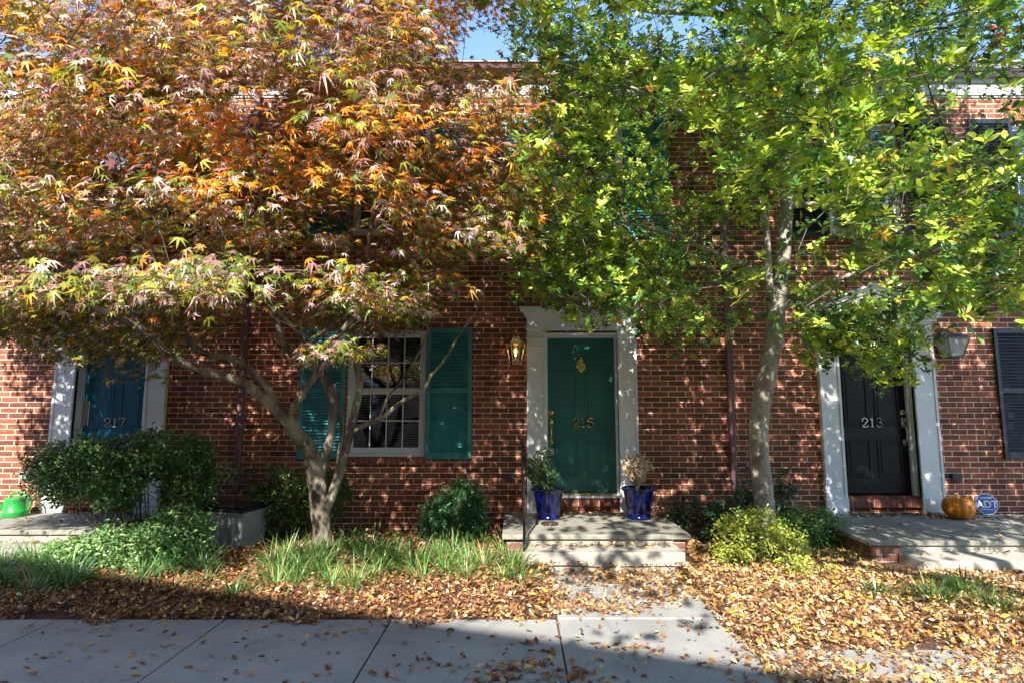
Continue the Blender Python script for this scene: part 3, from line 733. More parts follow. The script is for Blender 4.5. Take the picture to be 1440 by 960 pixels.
# lockbox hanging on the green door handle
lb = empty('lockbox', (.447, 7.575, 1.04)); tag(lb, 'small pale lockbox hanging from the handle of the green door', 'lockbox')
MB().box(-.032, .032, -.018, .018, -.06, .03).build('body', M['silver'], lb, bevel=.006)
MB().tube([(-.02, 0, .025), (-.02, 0, .07), (-.008, 0, .09), (.008, 0, .09), (.02, 0, .07), (.02, 0, .025)], .004, n=6).build('shackle', M['iron'], lb)
# watering can
wc = empty('watering_can', (-6.12, 7.22, ZS), R(8)); tag(wc, 'bright green plastic watering can on the left stoop', 'watering can')
MB().lathe((0, 0, 0), [(.128, 0), (.135, .01), (.132, .05), (.138, .06), (.128, .07), (.118, .17), (.113, .20), (.118, .21), (.11, .225), (.05, .23)], 28).build('body', M['plastic_green'], wc, smooth=True)
mb = MB(); mb.tube([tuple(p) for p in catmull([(-.08, 0, .22), (-.05, 0, .27), (.03, 0, .285), (.11, 0, .262), (.155, 0, .20), (.16, 0, .12), (.125, 0, .06)], 5)], .014, n=8)
mb.build('handle', M['plastic_green'], wc, smooth=True)
mb = MB(); mb.tube([(-.11, 0, .08), (-.20, 0, .16), (-.29, 0, .25)], [.03, .02, .016], n=10); mb.tube([(-.285, 0, .245), (-.32, 0, .28)], [.018, .045], n=14); mb.build('spout', M['plastic_green'], wc, smooth=True)
# pumpkin
pk = empty('pumpkin', (5.33, 7.14, ZS-.012)); tag(pk, 'round orange pumpkin standing on the stoop beside the black door', 'pumpkin')
vs = []; fs = []; nu, nv = 64, 20
for j in range(nv+1):
    ph = math.pi*j/nv
    for i in range(nu):
        a = 2*math.pi*i/nu; rib = 1-.075*abs(math.cos(a*6))**6*math.sin(ph)**.5; r = .172*math.sin(ph)**.75*rib
        z = .138-.138*math.cos(ph)-(.035*math.exp(-((math.pi-ph)/.4)**2)); vs.append((r*math.cos(a), r*math.sin(a), z))
for j in range(nv):
    for i in range(nu): a = j*nu+i; b = j*nu+(i+1) % nu; fs.append((a, b, b+nu, a+nu))
M['pumpkin'] = noisy('pumpkin_skin', [(.3, (.75, .19, .01)), (.7, (.92, .34, .02))], scale=6, rough=.35, bump=.1)
MB().add(vs, fs).build('body', M['pumpkin'], pk, smooth=True)
MB().tube([(0, 0, .225), (.005, 0, .262), (-.015, 0, .295)], [.026, .016, .02], n=8).build('stem', M['dry_stem'], pk)
# security sign
sg = empty('yard_sign', (5.86, 7.36, ZS-.012)); tag(sg, 'blue octagonal security sign leaning by the wall right of the pumpkin', 'sign')
oc = lambda r: [(r*math.cos(R(22.5+45*k)), .135+r*math.sin(R(22.5+45*k))) for k in range(8)]
MB().prism(oc(.138), -.006, .006).build('border', M['sign_white'], sg, fix=True)
p = MB().prism(oc(.128), -.010, -.0065).build('panel', M['sign_blue'], sg, fix=True)
text('ADT', .125, (0, -.0125, .128), M['sign_white'], p, 'lettering', .001, .003)
MB().box(-.07, .07, -.013, -.0105, .205, .215).build('rule', M['sign_white'], p)
MB().box(-.085, .085, -.013, -.0105, .066, .072).build('rule', M['sign_white'], p)
sg.rotation_euler = (R(-8), 0, R(-4))
# storage bin
bn = empty('storage_bin', (-3.24, 6.72, .03), R(-14)); tag(bn, 'grey plastic storage bin with black lid behind the left shrubs', 'storage bin')
b = MB(); w, d = .33, .22
b.add([(-w*.88,-d*.88,0),(w*.88,-d*.88,0),(w*.88,d*.88,0),(-w*.88,d*.88,0),(-w,-d,.42),(w,-d,.42),(w,d,.42),(-w,d,.42)], [(0,3,2,1),(4,5,6,7),(0,1,5,4),(1,2,6,5),(2,3,7,6),(3,0,4,7)])
b.box(-w-.018, w+.018, -d-.018, d+.018, .395, .425)
for x in (-.2, 0, .2): b.box(x-.02, x+.02, -d*.97-.012, -d*.9, .06, .38)
b.build('tub', M['plastic_grey'], bn, bevel=.012, seg=2)
MB().box(-w-.03, w+.03, -d-.03, d+.03, .426, .455).box(-w+.04, w-.04, -d+.04, d-.04, .4555, .485).build('lid', M['plastic_black'], bn, bevel=.012, seg=2)
# drain pipe
dp = empty('drain_pipe', at(1128, 783, 6.45)); tag(dp, 'white drain pipe with square black mouth at the right tree', 'drain pipe')
dp.location.z = .07; dp.rotation_euler = (0, 0, R(-22))
mb = MB()
for k in range(22): mb.lathe((0, 0, -k*.02), [(.042, 0), (.047, -.006), (.047, -.012), (.042, -.018)], 16, close=False)
o = mb.build('pipe', M['pipe_white'], dp, smooth=True); o.data.transform(Matrix.Rotation(R(90), 4, 'Y'))
mb = MB(); mb.box(-.01, .05, -.055, .055, -.055, -.045).box(-.01, .05, -.055, .055, .045, .055).box(-.01, .05, -.055, -.045, -.045, .045).box(-.01, .05, .045, .055, -.045, .045)
mb.build('outlet_frame', M['pipe_white'], dp); MB().box(-.008, .0, -.044, .044, -.044, .044).build('grate', M['plastic_black'], dp)
# tiny plant tag on the left stoop
o = MB().box(-4.80, -4.76, 6.70, 6.704, ZS+.001, ZS+.045).build('plant_tag', M['sign_white']); tag(o, 'tiny white card standing on the left stoop under the bush', 'plant tag')

# ------------------------------------------------------------------ trees
def inpoly(x, y, poly):
    x = np.asarray(x); y = np.asarray(y); r = np.zeros(x.shape, bool); n = len(poly); j = n-1
    for i in range(n):
        xi, yi = poly[i]; xj, yj = poly[j]
        c = ((yi > y) != (yj > y)) & (x < (xj-xi)*(y-yi)/((yj-yi) or 1e-9)+xi); r ^= c; j = i
    return r
def noise_np(P, s, off=0): return np.array([mnoise.noise(Vector(p)*s+Vector((off, off*.7, 0))) for p in P])

def sprays(poly, y0, y1, n):
    out = []; xs_ = [p[0] for p in poly]; ys_ = [p[1] for p in poly]
    while len(out) < n:
        x = rng.uniform(min(xs_), max(xs_)); y = rng.uniform(min(ys_), max(ys_))
        if inpoly(np.array([x]), np.array([y]), poly)[0]: out.append(at(x, y, rng.uniform(y0, y1)))
    return out
class Tree:
    def __init__(s, name, base, label, cat, bark):
        s.root = empty(name, base); tag(s.root, label, cat); s.off = Matrix.Translation(-Vector(base)); s.bark = bark
        s.mb = MB(); s.tw = MB(); s.nodes = []; s.rad = []
    def limb(s, pts, wob=.12, n=12, per=6, px=True):
        q = []; kf = getattr(s, 'kf', 1.0); pts = [(*p[:3], p[3]*kf) for p in pts]
        for p in pts:
            P = at(p[0], p[1], p[2]) if px else Vector(p[:3]); q.append((*P, p[3]))
        c = catmull(q, per); P = [Vector(k[:3]) for k in c]; rr = [max(.004, k[3]) for k in c]
        s.mb.tube(P, rr, n=n, wob=wob)
        for a, b in zip(P, rr): s.nodes.append(a); s.rad.append(b)
    def grow(s, targets, r0, kmax=.6, sag=.12, n=5, seg=5, mb=None, add=True, minr=.003):
        mb = mb or s.tw; A = np.array(s.nodes)
        if len(targets) > 400: order = range(len(targets))
        else:
            A0 = np.array(s.nodes[::4]); order = np.argsort([np.linalg.norm(A0-np.array(t), axis=1).min() for t in targets])
        for idx in order:
            t = targets[idx]; A = np.array(s.nodes) if add else A; d = np.linalg.norm(A-np.array(t), axis=1)
            pen = d+.5*np.maximum(0, A[:, 2]-t[2])
            i = int(np.argmin(pen)); a = s.nodes[i]
            if d[i] < .05: continue
            r = min(s.rad[i]*.7, r0*(.5+.5*min(1, d[i]/1.2))); ctrl = a.lerp(t, .5)+Vector((rng.normal(0, .06), rng.normal(0, .06), sag*d[i]*.5))*min(1, d[i])
            P = []; rr = []
            for k in range(seg+1):
                u = k/seg; P.append(a*(1-u)**2+ctrl*2*u*(1-u)+t*u*u+Vector(rng.normal(0, .012, 3))*(0 < k < seg)*min(1, d[i]*2)); rr.append(max(minr, r*(1-u)+minr*1.2*u))
            mb.tube(P, rr, n=n, cap=False)
            if add:
                for p, q in zip(P[1:], rr[1:]): s.nodes.append(p); s.rad.append(q)

LEAF_SUN = np.array([-.14, -.70, .60])

# ---- left: autumn maple
MASK_L = [(-400, -400), (690, -400), (700, 0), (690, 60), (740, 110), (742, 240), (770, 285), (745, 330), (690, 345), (630, 350), (610, 400), (572, 430), (566, 490), (520, 480), (470, 498), (440, 470), (425, 430), (340, 420), (300, 455), (265, 500), (225, 525), (165, 560), (120, 500), (60, 500), (20, 478), (-400, 480)]
HOLES_L = [[(650, 55), (760, 60), (760, 100), (640, 96)], [(425, 298), (485, 298), (485, 328), (425, 328)], [(492, 262), (532, 262), (532, 335), (492, 335)], [(690, 10), (700, 90), (640, 92), (650, 60)], [(585, 182), (650, 178), (650, 200), (590, 215)], [(330, 130), (400, 125), (400, 185), (340, 200)],
           [(330, 395), (425, 330), (445, 345), (440, 400), (400, 450), (335, 450)]]
tl = Tree('maple_tree', at(455, 786, 6.42), 'multi-stemmed maple with orange and mauve autumn leaves left of the green door', 'tree', M['bark_maple'])
tl.kf = .90
tl.limb([(456, 800, 6.42, .150), (455, 775, 6.42, .128), (453, 745, 6.42, .108), (450, 715, 6.42, .108), (447, 690, 6.40, .108), (444, 665, 6.38, .11), (436, 634, 6.3, .088), (412, 600, 6.1, .076), (387, 573, 5.95, .068), (339, 537, 5.7, .058), (290, 522, 5.5, .05), (242, 501, 5.25, .043), (200, 465, 5.0, .038), (151, 440, 4.7, .032), (91, 416, 4.4, .024), (20, 350, 4.1, .014)], n=16)
tl.limb([(400, 590, 6.03, .05), (375, 545, 5.9, .046), (345, 516, 5.85, .042), (326, 504, 5.8, .04), (284, 495, 5.7, .036), (260, 470, 5.6, .032), (240, 430, 5.5, .026), (215, 360, 5.3, .02), (180, 260, 5.1, .012)])
tl.limb([(446, 682, 6.38, .05), (458, 640, 6.36, .058), (465, 610, 6.34, .05), (468, 573, 6.3, .046), (462, 545, 6.25, .045), (447, 522, 6.2, .042), (423, 508, 6.1, .04), (400, 484, 6.0, .038), (388, 450, 5.9, .036), (378, 416, 5.8, .032), (375, 340, 5.6, .026), (360, 240, 5.3, .018), (340, 120, 5.1, .01)])
tl.limb([(438, 645, 6.32, .045), (420, 622, 6.2, .042), (406, 600, 6.1, .04), (405, 583, 6.0, .04), (421, 560, 5.9, .038), (442, 529, 5.85, .036), (459, 510, 5.8, .034), (467, 483, 5.75, .032), (486, 460, 5.7, .032), (505, 433, 5.65, .03), (517, 400, 5.6, .028), (520, 330, 5.5, .024), (540, 220, 5.3, .018), (570, 90, 5.2, .01)])
tl.limb([(454, 722, 6.40, .05), (463, 705, 6.38, .055), (472, 680, 6.36, .058), (484, 641, 6.35, .052), (494, 600, 6.34, .05), (503, 560, 6.33, .047), (505, 530, 6.32, .045), (500, 495, 6.32, .04), (503, 450, 6.3, .034), (525, 380, 6.25, .03), (565, 280, 6.2, .024), (600, 150, 6.2, .016), (620, 20, 6.2, .01)])
tl.limb([(496, 606, 6.33, .034), (515, 596, 6.3, .03), (534, 589, 6.25, .028), (563, 566, 6.15, .024), (596, 546, 6.05, .02), (605, 529, 6.0, .018), (626, 504, 5.9, .014), (646, 470, 5.8, .011), (667, 441, 5.7, .008), (685, 400, 5.6, .006)])
tl.limb([(534, 589, 6.25, .02), (545, 560, 6.3, .016), (575, 520, 6.3, .014), (600, 470, 6.3, .011), (606, 420, 6.25, .009), (640, 360, 6.2, .007)])
tl.limb([(450, 519, 5.83, .02), (420, 470, 5.6, .018), (385, 432, 5.3, .016), (330, 380, 4.9, .012), (270, 320, 4.5, .008)])
tl.limb([(470, 680, 6.36, .02), (480, 600, 6.5, .018), (470, 540, 6.6, .016)], n=8)
def maple_targets(n, lo=(-7.4, 3.0, 2.0)):
    out = []
    while len(out) < n:
        P = rng.uniform(lo, (.6, 7.25, 7.0), (4000, 3))
        u = (P-np.array([-2.9, 5.1, 4.0]))/np.array([3.9, 2.6, 2.9]); r = np.linalg.norm(u, axis=1)
        px, py = project(P); ok = (r < 1) & (rng.random(len(P)) < .35+.65*r**2)
        # tiers: layers that droop outwards
        lay = (P[:, 2]+.16*((P[:, 0]+2.4)**2+(P[:, 1]-5.6)**2)**.5*.9)/.52; fr = lay-np.floor(lay); ok &= (fr < .42)
        infr = (px > -60) & (px < 1500) & (py > -30)
        ok &= (~infr) | inpoly(px, py, MASK_L)
        for h in HOLES_L: ok &= ~(inpoly(px, py, h) & (rng.random(len(P)) < .93))
        # the lower right part of the crown is at the back, the front right is open
        ok &= ~((px > 600) & (P[:, 1] < 3.9) & infr)
        ok &= (P[:, 1] < 7.15) | (P[:, 2] > 6.4)
        g_ = noise_np(P[ok], .9, 4.2); Q = P[ok][g_ > -.30]
        out += [Vector(q) for q in Q]
    random.shuffle(out); return out[:n]
mt = maple_targets(1350)+maple_targets(420, (-7.4, 5.7, 3.7))
ext = sprays([(-20, 420), (300, 380), (270, 470), (225, 515), (165, 545), (110, 490), (-20, 470)], 5.0, 6.3, 64)+sprays([(380, 370), (570, 370), (560, 455), (500, 430), (440, 480)], 5.6, 6.5, 34)+sprays([(560, 360), (740, 300), (700, 330), (600, 400)], 5.0, 6.4, 16)
tl.grow(mt[:70], .022, sag=.25, n=7, seg=7)
tl.grow(mt[70:240], .012, sag=.2, n=5, seg=5)
tl.grow(mt[240:]+ext, .006, sag=.1, n=4, seg=4, add=False); mt += ext
o = tl.mb.build('trunk', M['bark_maple'], tl.root, smooth=True); o.matrix_parent_inverse = tl.off
tl.tw.build('branches', M['twig'], o, smooth=True)
def maple_leaves(T, per):
    C = np.array([tuple(t) for t in T]); n = len(C)*per; ci = np.repeat(np.arange(len(C)), per)
    r = .34*np.sqrt(rng.random(n)); a = rng.uniform(0, 2*math.pi, n)
    ctr = np.array([-2.5, 5.6, 0]); outw = C-ctr; outw[:, 2] = 0; outw = unit(outw)[ci]
    P = C[ci]+np.stack([r*np.cos(a), r*np.sin(a), rng.normal(0, .045, n)-.35*r*r], 1)+outw*.04
    nrm = np.array([0, 0, .75])+LEAF_SUN*.55+outw*.25+rng.normal(0, .38, (n, 3))
    along = outw*.8+np.stack([np.cos(a), np.sin(a), np.zeros(n)], 1)*.7+np.array([0, 0, -.45])+rng.normal(0, .35, (n, 3))
    X, Y, Z = axes(nrm, along)
    px, py = project(P)
    z = P[:, 2]
    g1 = noise_np(C, .75, 1.5)[ci]; g2 = noise_np(C, 1.3, 8.5)[ci]
    pal = [(.90, .29, .025), (.80, .46, .05), (.30, .32, .045), (.13, .19, .035), (.36, .20, .18), (.74, .57, .55), (.42, .11, .08)]
    #       orange          amber           olive           green            purple-brown    pale mauve (also sun sheen put into colour)      red
    W = np.zeros((n, 7)); s = lambda v: 1/(1+np.exp(-v))
    top = s((z-3.55)*2.2); low = s((2.75-z)*3); front = s((5.0-P[:, 1])*2); right = s((P[:, 0]+1.6)*2.2)
    ctr_ = (px > 250) & (px < 640) & (py > 140) & (py < 280) & (P[:, 1] < 5.6)
    W[:, 0] = .10+1.9*top*s(g1*12)+2.0*ctr_; W[:, 1] = .15+.6*top+.5*ctr_+.1*s(-g2*5); W[:, 2] = .75+.6*low+.5*s(-g1*6); W[:, 3] = .35+1.1*low+.5*(1-front)
    W[:, 4] = .9+1.2*(1-low)*s(-g1*9); W[:, 5] = .5+2.1*(1-.7*top)*(1-low)*s(g2*8+.4); W[:, 6] = .03+1.6*right*top*(P[:, 2] > 4.6); W[:, 4] += 1.2*right*top*(P[:, 2] > 4.6)
    tint = pick(pal, W, n)*np.exp(rng.normal(0, .22, (n, 1)))*np.exp(rng.normal(0, .07, (n, 3)))
    sc = rng.uniform(.036, .072, n)
    return P, X, Y, Z, sc, np.clip(tint, .003, .9)
P, X, Y, Z, sc, tn = maple_leaves(mt, 58)
px, py = project(P)
keep = np.ones(len(P), bool)
for h in HOLES_L: keep &= ~(inpoly(px, py, h) & (rng.random(len(P)) < .6))
o = bulk('crown', *MAPLE, P[keep], X[keep], Y[keep], Z[keep], sc[keep], tn[keep], M['leaf_maple'], tl.root, bend=rng.normal(-.25, .35, keep.sum())); o.matrix_parent_inverse = tl.off

# ---- right: holly with red berries
MASK_R = [(722, -400), (2200, -400), (2200, 440), (1440, 425), (1395, 418), (1370, 440), (1340, 420), (1330, 475), (1300, 470), (1290, 560), (1240, 555), (1200, 530), (1160, 560), (1120, 520), (1130, 460), (1060, 440), (1000, 500), (940, 495), (900, 460), (850, 455), (790, 440), (745, 430), (705, 390), (700, 330), (735, 290), (745, 200), (745, 120), (700, 60), (712, 0)]
HOLES_R = [[(1305, 445), (1375, 445), (1375, 520), (1305, 520)], [(1072, 285), (1118, 285), (1112, 480), (1078, 480)], [(695, 0), (722, 0), (715, 60), (700, 95), (650, 92)], [(1300, 112), (1440, 105), (1440, 240), (1360, 200), (1290, 180)], [(958, 385), (1015, 375), (1020, 470), (990, 470)], [(965, 312), (1075, 320), (1075, 380), (975, 380)], [(940, 200), (1010, 210), (1000, 280), (950, 270)],
           [(880, 15), (960, 12), (1010, 40), (980, 70), (890, 50)], [(870, 300), (925, 300), (925, 342), (875, 342)], [(1170, 380), (1290, 370), (1280, 420), (1180, 430)], [(1210, 170), (1290, 170), (1290, 225), (1210, 225)], [(1250, 270), (1275, 270), (1275, 335), (1250, 335)],
           [(1120, 290), (1180, 300), (1180, 400), (1120, 400)], [(700, 345), (720, 345), (740, 440), (700, 440)]]
tr = Tree('holly_tree', at(1082, 779, 6.58), 'smooth grey-barked evergreen tree with yellow-green leaves and red berries', 'tree', M['bark_holly'])
tr.kf = .79
tr.limb([(1084, 792, 6.60, .19), (1082, 770, 6.60, .155), (1077, 735, 6.58, .142), (1073, 690, 6.55, .136), (1068, 640, 6.52, .130), (1067, 600, 6.5, .128), (1073, 555, 6.48, .13), (1082, 510, 6.45, .13), (1090, 465, 6.42, .122), (1094, 420, 6.4, .112), (1101, 360, 6.35, .10), (1106, 300, 6.3, .088), (1110, 220, 6.2, .072), (1112, 120, 6.1, .055), (1110, 0, 6.0, .04), (1100, -150, 5.9, .02)], n=18, wob=.10)
tr.limb([(1092, 445, 6.41, .05), (1083, 405, 6.3, .048), (1080, 360, 6.25, .045), (1076, 310, 6.2, .04), (1060, 240, 6.1, .032), (1040, 150, 5.9, .024), (1000, 40, 5.8, .016)])
tr.limb([(1095, 440, 6.4, .045), (1130, 412, 6.2, .04), (1180, 392, 5.9, .034), (1250, 372, 5.6, .028), (1330, 352, 5.2, .02), (1420, 340, 4.8, .012)])
tr.limb([(1090, 470, 6.42, .03), (1120, 455, 6.2, .026), (1165, 440, 6.0, .022), (1210, 450, 5.8, .016), (1250, 480, 5.6, .01), (1280, 520, 5.5, .006)])
tr.limb([(1085, 400, 6.3, .034), (1040, 370, 6.1, .03), (980, 345, 5.9, .026), (910, 320, 5.6, .02), (830, 310, 5.3, .014), (760, 330, 5.1, .008)])
tr.limb([(1108, 290, 6.28, .045), (1160, 285, 6.0, .038), (1240, 270, 5.6, .03), (1330, 235, 5.2, .022), (1430, 220, 4.8, .014)])
tr.limb([(1108, 240, 6.22, .045), (1040, 190, 5.9, .036), (960, 160, 5.6, .028), (880, 120, 5.3, .02), (790, 90, 5.1, .012)])
tr.limb([(1112, 150, 6.12, .055), (1090, 90, 5.9, .05), (1065, 40, 5.6, .045), (1040, 22, 5.4, .042), (960, 18, 5.1, .034), (905, 14, 4.95, .028), (860, -10, 4.8, .02), (800, -60, 4.6, .012)])
tr.limb([(1112, 140, 6.1, .04), (1180, 80, 5.8, .034), (1270, 40, 5.5, .026), (1380, 10, 5.2, .016), (1500, -20, 4.9, .01)])
tr.limb([(1066, 45, 5.6, .024), (1040, 80, 5.3, .02), (990, 105, 5.1, .012), (960, 130, 5.0, .007)], n=7)
def holly_targets(n, lo=(-.8, 2.3, 2.2)):
    out = []
    while len(out) < n:
        P = rng.uniform(lo, (7.0, 7.3, 8.4), (5000, 3))
        u = (P-np.array([3.0, 5.0, 4.9]))/np.array([4.0, 2.8, 3.4]); r = np.linalg.norm(u, axis=1)
        px, py = project(P); ok = (r < 1) & (rng.random(len(P)) < .25+.75*r**2)
        infr = (px > -60) & (px < 1500) & (py > -30)
        ok &= (~infr) | inpoly(px, py, MASK_R)
        for h in HOLES_R: ok &= ~(inpoly(px, py, h) & (rng.random(len(P)) < .92))
        ok &= ~((px < 820) & (P[:, 1] < 3.5) & infr)
        ok &= (P[:, 1] < 7.15) | (P[:, 2] > 6.4)
        low = (py > 400) & infr; ok &= ~(low & (rng.random(len(P)) < .25))
        Q = P[ok]; g_ = noise_np(Q, .95, 9.7); Q = Q[(g_ > -.20) & ((Q[:, 2] < 6.3) | (rng.random(len(Q)) < .75))]
        out += [Vector(q) for q in Q]
    random.shuffle(out); return out[:n]
ht = holly_targets(3400)+holly_targets(750, (-.8, 5.6, 3.8))
ext = sprays([(1130, 420), (1330, 410), (1300, 450), (1280, 545), (1240, 545), (1200, 500), (1140, 510)], 4.7, 5.8, 90)+sprays([(720, 300), (1020, 330), (1000, 480), (940, 480), (870, 440), (800, 425), (720, 400)], 5.0, 6.8, 130)+sprays([(1330, 290), (1440, 250), (1500, 430), (1370, 420)], 3.3, 4.1, 34)+sprays([(960, 80), (1300, 60), (1300, 260), (1000, 230)], 3.4, 4.4, 60)
tr.grow(ht[:90], .02, sag=.1, n=6, seg=7)
tr.grow(ht[90:420], .010, sag=.1, n=5, seg=5)
tr.grow(ht[420:]+ext, .005, sag=.05, n=4, seg=3, add=False); ht += ext
# bare dead twigs
bt = []
for (x, y) in ((1215, 470), (1225, 455), (1290, 90), (1350, 205), (1370, 150), (1180, 300), (1195, 340), (1235, 200), (1250, 330), (1020, 470), (1045, 450), (960, 360), (900, 330), (1320, 85), (1400, 95)):
    for k in range(5): bt.append(at(x+rng.normal(0, 22), y+rng.normal(0, 16), rng.uniform(4.9, 6.2)))
tr.grow(bt, .006, sag=.3, n=4, seg=5)
o = tr.mb.build('trunk', M['bark_holly'], tr.root, smooth=True); o.matrix_parent_inverse = tr.off
tr.tw.build('branches', M['twig_grey'], o, smooth=True)
def rosettes(T, ros, per, spread, size, pal, W, cj=.2):
    C = np.array([tuple(t) for t in T]); m = len(C)*ros; ci = np.repeat(np.arange(len(C)), ros)
    RC = C[ci]+rng.normal(0, 1, (m, 3))*np.array(spread)
    ax = unit(np.array([0, -.35, .75])+rng.normal(0, .45, (m, 3)))
    n = m*per; ri = np.repeat(np.arange(m), per); ang = np.tile(np.arange(per)*2.4, m)+np.repeat(rng.uniform(0, 6.28, m), per)
    h = np.where(np.abs(ax[:, 2:3]) < .9, np.array([[0, 0, 1.]]), np.array([[1., 0, 0]])); e1 = unit(np.cross(ax, h)); e2 = np.cross(ax, e1)
    rad = e1[ri]*np.cos(ang)[:, None]+e2[ri]*np.sin(ang)[:, None]; el = rng.uniform(.15, .75, n)[:, None]
    al = unit(rad+ax[ri]*el+rng.normal(0, .12, (n, 3))); nr = unit(ax[ri]*1.0-rad*el*.8+rng.normal(0, .18, (n, 3)))
    P = RC[ri]+ax[ri]*np.tile(np.linspace(-.02, .02, per), m)[:, None]
    X, Y, Z = axes(nr, al)
    idx = rng.choice(len(pal), m, p=np.array(W)/sum(W)) if np.ndim(W) == 1 else None
    if idx is None:
        w = W[ci]; w = w/w.sum(1, keepdims=True); idx = (rng.random((m, 1)) > np.cumsum(w, 1)).sum(1).clip(0, len(pal)-1)
    tint = np.clip(np.array(pal)[idx][ri]*np.exp(rng.normal(0, cj, (n, 1)))*np.exp(rng.normal(0, .06, (n, 3))), .003, .9)
    return P, X, Y, Z, rng.uniform(size[0], size[1], n), tint, RC, ax
C = np.array([tuple(t) for t in ht]); g1 = noise_np(C, .8, 3.3)
W = np.stack([.7+.9*(g1 > 0)+.8*(C[:, 1] < 4.4), .75+0*g1, .5+.3*(g1 < .05), .3+.5*(g1 < -.05), .03+0*g1], 1)
pal = [(.50, .62, .08), (.29, .47, .075), (.13, .27, .06), (.06, .13, .038), (.75, .48, .07)]
P, X, Y, Z, sc, tn, RC, AX_ = rosettes(ht, 7, 8, (.13, .13, .085), (.036, .068), pal, W)
px, py = project(P); keep = np.ones(len(P), bool)
for h in HOLES_R: keep &= ~(inpoly(px, py, h) & (rng.random(len(P)) < .6))
keep &= (P[:, 1] < 7.4) | (P[:, 2] > 6.5)
o = bulk('crown', *OVAL, P[keep], X[keep], Y[keep], Z[keep], (sc*np.where(P[:, 1] < 4.3, 1.15, 1))[keep], tn[keep], M['leaf_green'], tr.root, smooth=True); o.matrix_parent_inverse = tr.off
mb = MB(); hk = rng.choice(len(RC), 1150, replace=False)
ico = [(0, 0, 1), (.89, 0, .45), (.28, .85, .45), (-.72, .53, .45), (-.72, -.53, .45), (.28, -.85, .45), (.72, .53, -.45), (-.28, .85, -.45), (-.89, 0, -.45), (-.28, -.85, -.45), (.72, -.53, -.45), (0, 0, -1)]
icf = [(0,1,2),(0,2,3),(0,3,4),(0,4,5),(0,5,1),(1,6,2),(2,7,3),(3,8,4),(4,9,5),(5,10,1),(6,7,2),(7,8,3),(8,9,4),(9,10,5),(10,6,1),(11,7,6),(11,8,7),(11,9,8),(11,10,9),(11,6,10)]
for i in hk:
    if RC[i][2] < 3.2: continue
    for k in range(9):
        c = RC[i]+AX_[i]*.01+rng.normal(0, .018, 3); mb.add([tuple(c+.0085*np.array(v)) for v in ico], icf)
o = mb.build('berries', M['berry'], tr.root, smooth=True); o.matrix_parent_inverse = tr.off; o['kind'] = 'stuff'

# ---- a tree added out of view; its crown above the frame dapples the steps
ts = Tree('added_shade_tree', (4.2, .3, -.02), 'tree added out of view to the right of the viewer to dapple the steps', 'tree', M['bark_holly'])
ts.limb([(4.2, .3, -.1, .17), (4.18, .32, .8, .13), (4.1, .35, 2.2, .12), (4.0, .4, 3.2, .10), (3.6, .5, 4.2, .07), (3.0, .6, 5.2, .03)], px=False)
ts.limb([(4.02, .4, 3.1, .06), (3.0, .6, 3.7, .05), (1.8, .8, 4.1, .035), (.6, 1.0, 4.3, .02)], px=False)
ts.limb([(4.02, .4, 3.2, .06), (4.8, .8, 4.0, .045), (5.8, 1.2, 4.4, .02)], px=False)
st = []
while len(st) < 260:
    P = rng.uniform((-1.2, -.6, 3.55), (7.6, 2.3, 5.7), (600, 3)); g_ = noise_np(P, .85, 17.3)
    px, py = project(P); P = P[(g_ > .02) & ((py < -40) | (P[:, 1] < .1))]; st += [Vector(q) for q in P]
st = st[:260]
ts.grow(st[:30], .016, n=6, seg=5); ts.grow(st[30:], .006, n=4, seg=3, add=False)
o = ts.mb.build('trunk', M['bark_holly'], ts.root, smooth=True); o.matrix_parent_inverse = ts.off
ts.tw.build('branches', M['twig_grey'], o, smooth=True)
P, X, Y, Z, sc, tn, _a, _b = rosettes(st, 6, 8, (.15, .15, .09), (.05, .08), pal, [1, 1, 1, .5, .1])
px, py = project(P); k_ = (py < -15) | (P[:, 1] < .1)
o = bulk('crown', *OVAL, P[k_], X[k_], Y[k_], Z[k_], sc[k_], tn[k_], M['leaf_green'], ts.root, smooth=True); o.matrix_parent_inverse = ts.off

